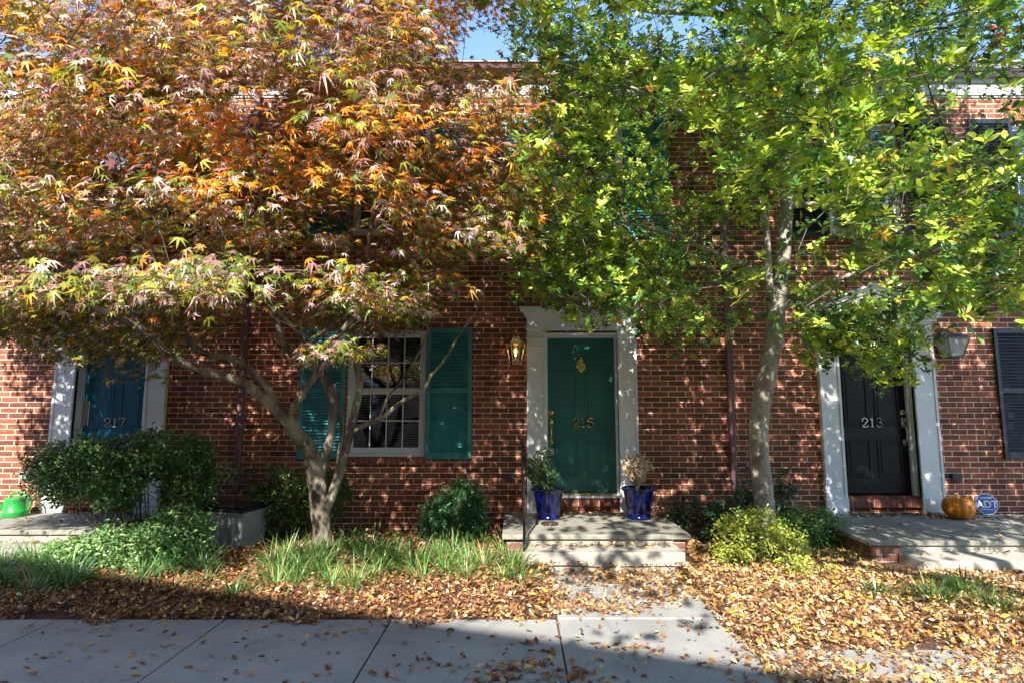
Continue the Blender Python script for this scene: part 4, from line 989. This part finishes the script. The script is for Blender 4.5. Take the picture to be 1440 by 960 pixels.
# ------------------------------------------------------------------ shrubs
def shrub(name, label, base, blobs, n, size, pal, W, tmpl=OVAL, stems=14, stemmat=None, group=None, per=5, nrm_up=.7, shell=.5, cat='shrub', stem_r=.008):
    r = empty(name, base); tag(r, label, cat, group); off = Matrix.Translation(-Vector(base))
    blobs = [(np.array(c), np.array(q)) for c, q in blobs]; vol = np.array([np.prod(q)**(2/3) for _, q in blobs]); m = n//per
    bi = rng.choice(len(blobs), m, p=vol/vol.sum()); d = unit(rng.normal(0, 1, (m, 3))); rr = rng.random(m)**(.333*(1-shell)+.12*shell)*rng.uniform(.8, 1.1, m)
    C = np.array([blobs[i][0] for i in bi])+d*rr[:, None]*np.array([blobs[i][1] for i in bi]); C = C[C[:, 2] > .04]
    g = noise_np(C, 3.5, 2.2); C = C[g > -.22]; m = len(C)
    mb = MB()
    for k in range(stems):
        t = Vector(C[rng.integers(m)]); b = Vector(base)+Vector((rng.normal(0, .05), rng.normal(0, .04), -.02)); mid = b.lerp(t, .5)+Vector((rng.normal(0, .06), rng.normal(0, .05), .05))
        P = [b*(1-u)**2+mid*2*u*(1-u)+t*u*u for u in [i/6 for i in range(7)]]; mb.tube(P, [stem_r*(1-.7*i/6) for i in range(7)], n=5)
        for q in range(3):
            i0 = rng.integers(2, 6); tt = Vector(C[np.argmin(np.linalg.norm(C-np.array(P[i0])-rng.normal(0, .15, 3), axis=1))]); mb.tube([P[i0], P[i0].lerp(tt, .5)+Vector((0, 0, .02)), tt], [stem_r*.45, stem_r*.3, .0015], n=4)
    o = mb.build('stems', stemmat or M['twig'], r); o.matrix_parent_inverse = off
    ci = np.repeat(np.arange(m), per); nn = len(ci); P = C[ci]+rng.normal(0, size[1]*.55, (nn, 3))
    al = rng.normal(0, 1, (nn, 3))+np.array([0, -.3, .1]); nr = np.array([0, -.35, nrm_up])+rng.normal(0, .45, (nn, 3))
    X, Y, Z = axes(nr, al); tint = np.clip(pick(pal, W, nn)*np.exp(rng.normal(0, .2, (nn, 1))), .003, .9)
    o = bulk('foliage', *tmpl, P, X, Y, Z, rng.uniform(size[0], size[1], nn), tint, M['leaf_green'], r); o.matrix_parent_inverse = off
    return r
GD = [(.035, .085, .03), (.06, .13, .04), (.10, .20, .05), (.02, .045, .02)]
shrub('azalea_bush', 'wide rounded green bush overhanging the left stoop', (-4.0, 6.35, .03),
      [((-4.55, 6.35, .98), (.72, .42, .30)), ((-4.9, 6.4, .82), (.36, .33, .27)), ((-3.85, 6.4, 1.08), (.52, .4, .28)), ((-3.6, 6.45, .8), (.3, .3, .35)), ((-4.2, 6.2, .75), (.4, .3, .2))],
      30000, (.034, .056), [(.07, .16, .06), (.12, .26, .09), (.22, .38, .11), (.17, .13, .04)], [3, 4, 2, .6], stems=34, stem_r=.009)
shrub('trailing_shrub', 'low pale green shrub in front of the storage bin', (-3.75, 5.95, .03),
      [((-3.9, 5.85, .22), (.55, .35, .22)), ((-3.4, 5.95, .32), (.42, .3, .28)), ((-4.35, 5.75, .15), (.35, .3, .15))], 9500, (.034, .055), [(.10, .22, .08), (.20, .36, .12), (.32, .48, .16)], [2, 3, 2], stems=18)
shrub('dark_shrub', 'dark shrub against the brick between the bin and the maple trunk', (-2.45, 7.0, .03),
      [((-2.75, 7.0, .45), (.42, .28, .42)), ((-2.3, 7.05, .55), (.32, .25, .38)), ((-3.0, 7.1, .65), (.3, .2, .25))], 11000, (.03, .05), [(.06, .12, .03), (.10, .18, .04), (.16, .2, .04)], [3, 3, 1], stems=16)
shrub('boxwood_shrub', 'dark green mounded shrub against the brick below the right teal shutter', (-.72, 7.0, .03),
      [((-.72, 7.0, .32), (.38, .28, .34)), ((-.6, 7.05, .5), (.24, .2, .25)), ((-.9, 6.95, .25), (.26, .25, .25))], 14000, (.035, .055), [(.035, .11, .04), (.06, .18, .06), (.11, .25, .08)], [3, 3, 1], tmpl=LANCE, stems=10)
shrub('dark_shrub', 'very dark low shrub right of the green door stoop', (2.12, 7.0, .03),
      [((2.1, 6.95, .26), (.34, .3, .28)), ((2.45, 6.9, .25), (.25, .28, .22))], 5200, (.025, .045), [(.03, .07, .025), (.06, .10, .02)], [2, 1], stems=10)
shrub('spruce_sapling', 'small blackish spiky evergreen by the brick right of the stoop', (1.98, 7.25, .03),
      [((1.98, 7.25, .42), (.10, .10, .25)), ((1.98, 7.25, .3), (.15, .12, .14))], 1500, (.02, .04), [(.012, .03, .035), (.03, .05, .06)], [1, 1], tmpl=LANCE, stems=4)
def nandina(label, base, tips):
    r = empty('nandina_plant', base); tag(r, label, 'plant', 'bluish nandina plants behind the right tree'); off = Matrix.Translation(-Vector(base)); mb = MB(); PP = []; AL = []
    for t in tips:
        t = Vector(t); b = Vector(base)+Vector((rng.normal(0, .04), rng.normal(0, .03), 0)); mid = b.lerp(t, .6)+Vector((0, 0, .12)); S = [b*(1-u)**2+mid*2*u*(1-u)+t*u*u for u in [i/6 for i in range(7)]]; mb.tube(S, [.007*(1-.6*i/6) for i in range(7)], n=5)
        for k in range(9):
            s0 = S[rng.integers(3, 7)]; dr = Vector((rng.normal(), rng.normal()-.3, rng.normal(.1, .35))).normalized()*rng.uniform(.10, .2); e = s0+dr+Vector((0, 0, -.03)); mb.tube([s0, s0+dr*.5+Vector((0, 0, .015)), e], [.003, .002, .0015], n=4)
            for q in range(10):
                u = rng.uniform(.3, 1); PP.append(tuple(s0.lerp(e, u))); AL.append(tuple(dr.normalized()+Vector(rng.normal(0, .7, 3))+Vector((0, 0, -.35))))
    mb.build('stems', M['twig'], r).matrix_parent_inverse = off
    PP = np.array(PP); n = len(PP); X, Y, Z = axes(np.array([0, -.4, .8])+rng.normal(0, .4, (n, 3)), np.array(AL))
    o = bulk('foliage', *LANCE, PP, X, Y, Z, rng.uniform(.05, .085, n)*1.0, np.clip(pick([(.03, .13, .075), (.06, .2, .11), (.12, .26, .12)], [3, 3, 1], n)*np.exp(rng.normal(0, .2, (n, 1))), .003, .9), M['leaf_green'], r, bend=rng.uniform(-.3, 0, n)); o.matrix_parent_inverse = off
nandina('blue-green feathery plant left of the right tree trunk', (2.45, 6.95, .03), [(2.2+.075*k, 6.75+rng.normal(0, .1), rng.uniform(.45, .98)) for k in range(11)]+[(2.3+.08*k, 6.6, .4) for k in range(6)])
nandina('sparse blue-green plant just right of the right tree trunk', (3.15, 7.0, .03), [(3.0+.06*k, 6.9, rng.uniform(.5, 1.0)) for k in range(5)])
shrub('golden_shrub', 'bright yellow-green shrub in sun at the foot of the right tree', (2.45, 6.05, .03),
      [((2.25, 6.0, .28), (.32, .25, .26)), ((2.6, 5.95, .20), (.36, .25, .2)), ((2.45, 6.1, .38), (.28, .2, .22)), ((2.75, 5.6, .08), (.25, .22, .1)), ((2.15, 5.8, .12), (.2, .2, .12))], 6500, (.026, .044), [(.42, .44, .06), (.30, .38, .06), (.20, .30, .05)], [3, 3, 1], stems=16)
shrub('green_shrub', 'fresh green shrub between the right tree and the long stoop', (3.2, 6.6, .03),
      [((3.15, 6.55, .26), (.28, .25, .24)), ((3.45, 6.7, .24), (.22, .25, .22))], 4200, (.028, .048), [(.12, .26, .05), (.20, .34, .06), (.06, .14, .03)], [3, 2, 1], stems=10)
shrub('potted_evergreen', 'small leafy evergreen growing in the left blue pot', (.36, 7.09, ZS+.32),
      [((.30, 7.08, ZS+.50), (.15, .13, .16)), ((.22, 7.05, ZS+.62), (.10, .09, .13)), ((.40, 7.05, ZS+.45), (.13, .1, .1)), ((.34, 7.08, ZS+.72), (.05, .05, .12))], 2600, (.028, .045), [(.06, .14, .05), (.12, .22, .07), (.2, .3, .12)], [3, 2, 1], tmpl=OVAL, stems=16, stem_r=.004, cat='potted plant')
# dried plant in the right pot
dpn = empty('dried_plant', (1.45, 7.09, ZS+.32)); tag(dpn, 'dried beige twiggy plant standing in the right blue pot', 'potted plant')
mb = MB()
for k in range(110):
    a = rng.uniform(0, 6.28); sp = rng.uniform(.03, .21); h = rng.uniform(.26, .45)*(1-sp); t = Vector((sp*math.cos(a)-.02, sp*math.sin(a), h)); mid = Vector((t.x*.3, t.y*.3, h*.5))
    S = [mid*2*u*(1-u)+t*u*u for u in [i/5 for i in range(6)]]; mb.tube(S, [.004, .0035, .003, .003, .0025, .002], n=4)
    for q in range(9):
        s0 = S[rng.integers(2, 6)]; e = s0+Vector((rng.normal(0, .03), rng.normal(0, .03), rng.uniform(.0, .05))); mb.tube([s0, e], [.003, .006], n=4)
mb.build('stems', M['dry_stem'], dpn)
shrub('heather_plant', 'small dusty pink plant beside the right blue pot', (1.72, 7.2, ZS-.2),
      [((1.72, 7.2, ZS+.13), (.13, .12, .17))], 1300, (.02, .034), [(.34, .17, .14), (.42, .28, .2), (.25, .08, .07)], [2, 1, 1], stems=14, stem_r=.003, cat='plant')
shrub('sprig_plant', 'lone sprig with pale leaves rising behind the storage bin', (-3.42, 6.95, .03), [((-3.38, 6.9, .83), (.14, .08, .12))], 110, (.035, .05), [(.3, .42, .15), (.2, .33, .1)], [1, 1], stems=4, stem_r=.004, cat='plant')

# ------------------------------------------------------------------ lilyturf
def blades(clumps, per, L, wd, pal, W, name, mat_, lean=.0):
    n = len(clumps)*per; C = np.repeat(np.array(clumps, float), per, 0); S = 6
    a = rng.uniform(0, 6.28, n); l = rng.uniform(L[0], L[1], n)*C[:, 3]; sp = rng.uniform(.2, 1.25, n)
    root = C[:, :3]+np.stack([np.cos(a), np.sin(a), np.zeros(n)], 1)*rng.uniform(0, .10, n)[:, None]
    D = np.stack([np.cos(a), np.sin(a)+lean], 1); D = unit(D)
    t = np.linspace(0, 1, S)[None, :]
    th0 = R(80)-sp[:, None]*R(35); curv = sp[:, None]*R(115)*rng.uniform(.7, 1.2, n)[:, None]
    th = th0-curv*t; dt = 1/(S-1)
    hx = np.concatenate([np.zeros((n, 1)), np.cumsum(np.cos(th[:, :-1])*dt, 1)], 1)*l[:, None]; hz = np.concatenate([np.zeros((n, 1)), np.cumsum(np.sin(th[:, :-1])*dt, 1)], 1)*l[:, None]
    P = np.zeros((n, S, 3)); P[:, :, 0] = root[:, 0:1]+D[:, 0:1]*hx; P[:, :, 1] = root[:, 1:2]+D[:, 1:2]*hx; P[:, :, 2] = np.maximum(root[:, 2:3]+hz, .012)
    side = np.stack([-D[:, 1], D[:, 0], np.zeros(n)], 1)[:, None, :]; w = (wd*np.array([.6, 1, 1, .85, .55, .08]))[None, :, None]*rng.uniform(.7, 1.2, (n, 1, 1))
    V = np.stack([P-side*w/2, P+side*w/2], 2).reshape(n, 2*S, 3)
    tf = [(2*i, 2*i+1, 2*i+3, 2*i+2) for i in range(S-1)]; tl_ = np.array(tf).ravel()
    loops = (np.arange(n)[:, None]*2*S+tl_[None, :]).ravel().astype(np.int32); npoly = n*(S-1)
    me = bpy.data.meshes.new(name); me.vertices.add(n*2*S); me.vertices.foreach_set('co', V.astype(np.float32).ravel()); me.loops.add(len(loops)); me.loops.foreach_set('vertex_index', loops)
    me.polygons.add(npoly); me.polygons.foreach_set('loop_start', np.arange(npoly, dtype=np.int32)*4); me.polygons.foreach_set('loop_total', np.full(npoly, 4, np.int32)); me.update(calc_edges=True)
    at_ = me.color_attributes.new('tint', 'FLOAT_COLOR', 'POINT'); c = np.ones((n, 2*S, 4), np.float32); c[:, :, :3] = np.clip(pick(pal, W, n)*np.exp(rng.normal(0, .2, (n, 1))), .003, .9)[:, None, :]; at_.data.foreach_set('color', c.ravel())
    return link(name, me, mat_, None, True)
def scatter(poly, n, Yof, sc=(.8, 1.15)):
    out = []
    xs_ = [p[0] for p in poly]; ys_ = [p[1] for p in poly]
    while len(out) < n:
        x = rng.uniform(min(xs_), max(xs_)); y = rng.uniform(min(ys_), max(ys_))
        if inpoly(np.array([x]), np.array([y]), poly)[0]: out.append((x, y, bed_h(x, y)-.01, rng.uniform(*sc)))
    return out
LG = [(.08, .20, .05), (.15, .33, .08), (.30, .47, .15), (.58, .64, .36)]
mid = scatter([(-2.45, 5.55), (-2.2, 5.15), (-1.6, 5.0), (-1.2, 5.25), (-.5, 5.3), (.0, 5.3), (.05, 6.1), (-.35, 6.75), (-1.2, 6.6), (-1.9, 6.75), (-2.6, 6.3)], 70, None, (.8, 1.3))
o = blades(mid, 62, (.15, .33), .0080, LG+[(.40, .28, .12)], [2.5, 4, 3, .9, .8], 'lilyturf', M['leaf_green']); tag(o, 'bright green grassy lilyturf between the maple and the stoop', 'ground cover', kind='stuff')
lf = scatter([(-7, 6.0), (-7, 5.2), (-4.3, 5.05), (-3.4, 5.3), (-2.85, 5.8), (-3.4, 5.7), (-4.6, 6.0)], 80, None, (.8, 1.25))
o = blades(lf, 58, (.16, .37), .009, [(.10, .24, .08), (.20, .38, .14), (.36, .5, .26)], [3, 3, 1.5], 'lilyturf', M['leaf_green']); tag(o, 'bluish shaded lilyturf in front of the left stoop', 'ground cover', kind='stuff')
for (x, y, z_, s, per, lab) in ((3.75, 5.1, 0, .8, 55, 'largest grassy tuft in the leaf litter before the long stoop'), (3.42, 4.95, 0, .75, 45, 'grassy tuft left of the largest tuft in the leaf litter'), (3.72, 4.72, 0, .7, 40, 'grassy tuft in front of the largest tuft in the leaf litter'),
                         (3.0, 5.0, 0, .7, 24, 'thin grassy tuft in leaves below the golden shrub'), (3.25, 5.95, 0, .95, 12, 'few pale blades beside the white drain pipe'), (-2.35, 4.95, 0, .6, 30, 'small dark tuft at the sidewalk edge below the maple'), (-2.75, 5.35, 0, .6, 26, 'small dark tuft in the brown leaves between the two lilyturf beds')):
    o = blades([(0, 0, -.01, s)]+[(rng.normal(0, .09), rng.normal(0, .07), -.01, s) for k in range(2)], per, (.24, .40), .009, [(.06, .15, .04), (.14, .27, .07), (.3, .36, .12)], [3, 2, .6], 'grass_tuft', M['leaf_green'])
    o.location = (x, y, bed_h(x, y)); tag(o, lab, 'grass tuft', 'grassy tufts in the leaf litter')

# ------------------------------------------------------------------ fallen leaves
PALB = [(.20, .085, .04), (.31, .15, .07), (.46, .27, .13), (.74, .56, .36), (.66, .34, .09), (.78, .52, .08), (.14, .075, .055)]
def litter(name, label, pts, size, pal, W, star=.15, flat=.3, lift=.03):
    P = np.array(pts, float); n = len(P); P[:, 2] += .004+rng.random(n)*lift; st = rng.random(n) < star
    w = W if np.ndim(W) == 1 else W
    tint = np.clip((pick(pal, w, n))*np.exp(rng.normal(0, .22, (n, 1))), .003, .9)
    nr = np.array([0, 0, 1.])+rng.normal(0, flat, (n, 3)); al = rng.normal(0, 1, (n, 3)); al[:, 2] *= .2; X, Y, Z = axes(nr, al)
    s = rng.uniform(size[0], size[1], n)*np.where(rng.random(n) < .12, 1.3, 1)
    a = bulk(name, *DIAM, P[~st], X[~st], Y[~st], Z[~st], s[~st], tint[~st], M['leaf_litter'], bend=rng.normal(.05, .22, (~st).sum()))
    tag(a, label[0], 'fallen leaves', kind='stuff')
    if st.any():
        b = bulk(name, *MAPLE, P[st], X[st], Y[st], Z[st], s[st]*.62, tint[st], M['leaf_litter'], bend=rng.normal(.1, .35, st.sum())); tag(b, label[1], 'fallen leaves', kind='stuff')
N_ = 150000
x = rng.uniform(-7.5, 7.5, N_); y = rng.uniform(3.2, 7.5, N_)
xe = np.array([mnoise.noise(Vector((a*2.1, 0, 5))) for a in x])*.24+np.array([mnoise.noise(Vector((a*9, 0, 5))) for a in x])*.09
lo = np.where(x < .25, 4.50+np.clip((-.9-x)*.02, 0, .2), np.where(x < 1.50, 4.5, 3.25))+xe
on_path = (x > .30) & (x < 1.50) & (y < 5.85)
nz = noise_np(np.stack([x, y, 0*x], 1), 1.9, 6.6)
ok = (y > lo) | on_path
ok &= ~(on_path & (rng.random(N_) < np.where(y < 4.62, .985, np.where(y < 4.95, .45, .40)-nz*1.1)))
ok &= ~((x > -.15) & (x < 1.8) & (y > 5.87)) & ~((x > 3.55) & (y > 5.64)) & ~((x < -4.57) & (y > 6.1))
ok &= ~((x > 1.6) & (y < 4.1) & (rng.random(N_) < np.clip(.55-nz*1.8-(y < 3.75)*.15, .08, .97)))
x, y = x[ok], y[ok]; z = np.array([max(.0, bed_h(a, b)) if not (.3 < a < 1.6 and b < 5.85) else .005 for a, b in zip(x, y)])
sunny = 1/(1+np.exp(-(x-.6)*1.6)); Wt = np.stack([2.2-1.2*sunny, 2.6-.8*sunny, 1.3+1.1*sunny, .7+1.7*sunny, .35+.8*sunny, .12+.55*sunny, 1.0-.6*sunny], 1)  # sunlight put into the leaf colours: paler and yellower towards the right
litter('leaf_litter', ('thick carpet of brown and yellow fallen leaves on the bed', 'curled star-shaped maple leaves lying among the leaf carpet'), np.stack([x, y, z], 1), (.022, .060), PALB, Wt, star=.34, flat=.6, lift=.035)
# scattered on the sidewalk
pts = []
for k in range(520):
    xx = rng.uniform(-6, 6); yy = 4.6-abs(rng.normal(0, .8)); pts.append((xx, max(1.4, yy), .001))
for (cx, cy, n, s) in ((.0, 3.72, 60, .10), (-.12, 3.55, 30, .08), (.3, 3.6, 40, .10), (.62, 4.05, 14, .06), (.9, 4.0, 10, .05), (.2, 3.95, 10, .05), (-.55, 3.75, 10, .06), (1.3, 4.35, 10, .08), (-.75, 3.6, 6, .04), (.1, 4.1, 9, .05), (-1.6, 3.6, 8, .2), (-2.6, 3.9, 6, .2), (1.5, 3.8, 60, .16), (1.8, 3.6, 70, .2)):
    for k in range(n): pts.append((cx+rng.normal(0, s*1.3), min(4.5, cy+rng.normal(0, s*.6)), .001))
litter('scattered_leaves', ('scattered pale single leaves lying on the shaded sidewalk', 'dry brown maple leaves in small heaps on the sidewalk'), pts, (.04, .075), [(.17, .07, .035), (.30, .14, .06), (.5, .36, .18), (.58, .33, .07), (.45, .28, .2)], [2.5, 2.5, 1.5, .8, .6], star=.6, flat=.3, lift=.012)
# on the stoops
pts = []
for k in range(150): pts.append((rng.uniform(.1, 1.6), 6.19-abs(rng.normal(0, .05))-.01, .173))
for k in range(30): pts.append((rng.uniform(.0, 1.75), rng.uniform(6.3, 7.3), ZS))
for k in range(160): pts.append((rng.uniform(.45, 1.35), 7.42-abs(rng.normal(0, .06)), ZS))
for k in range(240): pts.append((rng.uniform(4.15, 5.3), 7.40-abs(rng.normal(0, .08)), ZS-.012))
for k in range(90): pts.append((rng.uniform(5.0, 6.2), 7.2-abs(rng.normal(0, .12)), ZS-.012))
for k in range(70): pts.append((rng.uniform(3.7, 6.4), rng.uniform(6.05, 7.2), ZS-.012))
for k in range(60): pts.append((rng.uniform(3.9, 6.4), 5.95-abs(rng.normal(0, .06)), .151))
for k in range(120): pts.append((rng.uniform(-6.5, -4.7), 6.41-abs(rng.normal(0, .06)), .151))
for k in range(60): pts.append((rng.uniform(-6.5, -4.7), rng.uniform(6.6, 7.4), ZS))
litter('stoop_leaves', ('dry fallen leaves gathered on the steps and stoops', 'brown maple leaves gathered on the steps and stoops'), pts, (.035, .06), PALB, [2, 3, 2, 1.2, .8, .3, 1.5], star=.3, flat=.35, lift=.02)

# ------------------------------------------------------------------ light, sky, camera
SUN_EL, SUN_AZ = 37.0, 10.0        # light travels towards +Y and a little +X
w = bpy.data.worlds.new('World'); scene.world = w; w.use_nodes = True; nt = w.node_tree
bg = nt.nodes['Background']; sky = nt.nodes.new('ShaderNodeTexSky'); sky.sky_type = 'NISHITA'; sky.sun_disc = False
sky.sun_elevation = R(SUN_EL); sky.sun_rotation = R(180+SUN_AZ); sky.air_density = 1.0; sky.dust_density = .2; sky.ozone_density = 3.0
nt.links.new(sky.outputs[0], bg.inputs[0]); bg.inputs[1].default_value = .15
S = bpy.data.lights.new('sun', 'SUN'); S.energy = 4.0; S.angle = R(.53); S.color = (1, .93, .83)
so = bpy.data.objects.new('sun', S); COL.objects.link(so)
v = Vector((math.sin(R(SUN_AZ))*math.cos(R(SUN_EL)), math.cos(R(SUN_AZ))*math.cos(R(SUN_EL)), -math.sin(R(SUN_EL))))
so.rotation_euler = v.to_track_quat('-Z', 'Y').to_euler(); so.location = (-3, -12, 14)
cam = bpy.data.cameras.new('camera'); co = bpy.data.objects.new('camera', cam); COL.objects.link(co)
co.location = (0, 0, EYE); co.rotation_euler = (R(90)+PITCH, 0, 0)
cam.sensor_width = 36; cam.sensor_fit = 'HORIZONTAL'; cam.lens = 36*F/1440; cam.shift_x = -(PX0-720)/1440; cam.clip_start = .05; cam.clip_end = 1000
scene.camera = co
vs_ = scene.view_settings; vs_.view_transform = 'Standard'; vs_.look = 'None'; vs_.gamma = 1; vs_.exposure = 1.58
c = scene.cycles; c.max_bounces = 8; c.diffuse_bounces = 4; c.glossy_bounces = 3; c.transmission_bounces = 4; c.transparent_max_bounces = 8; c.use_denoising = True; c.sample_clamp_indirect = 6; c.caustics_reflective = False; c.caustics_refractive = False
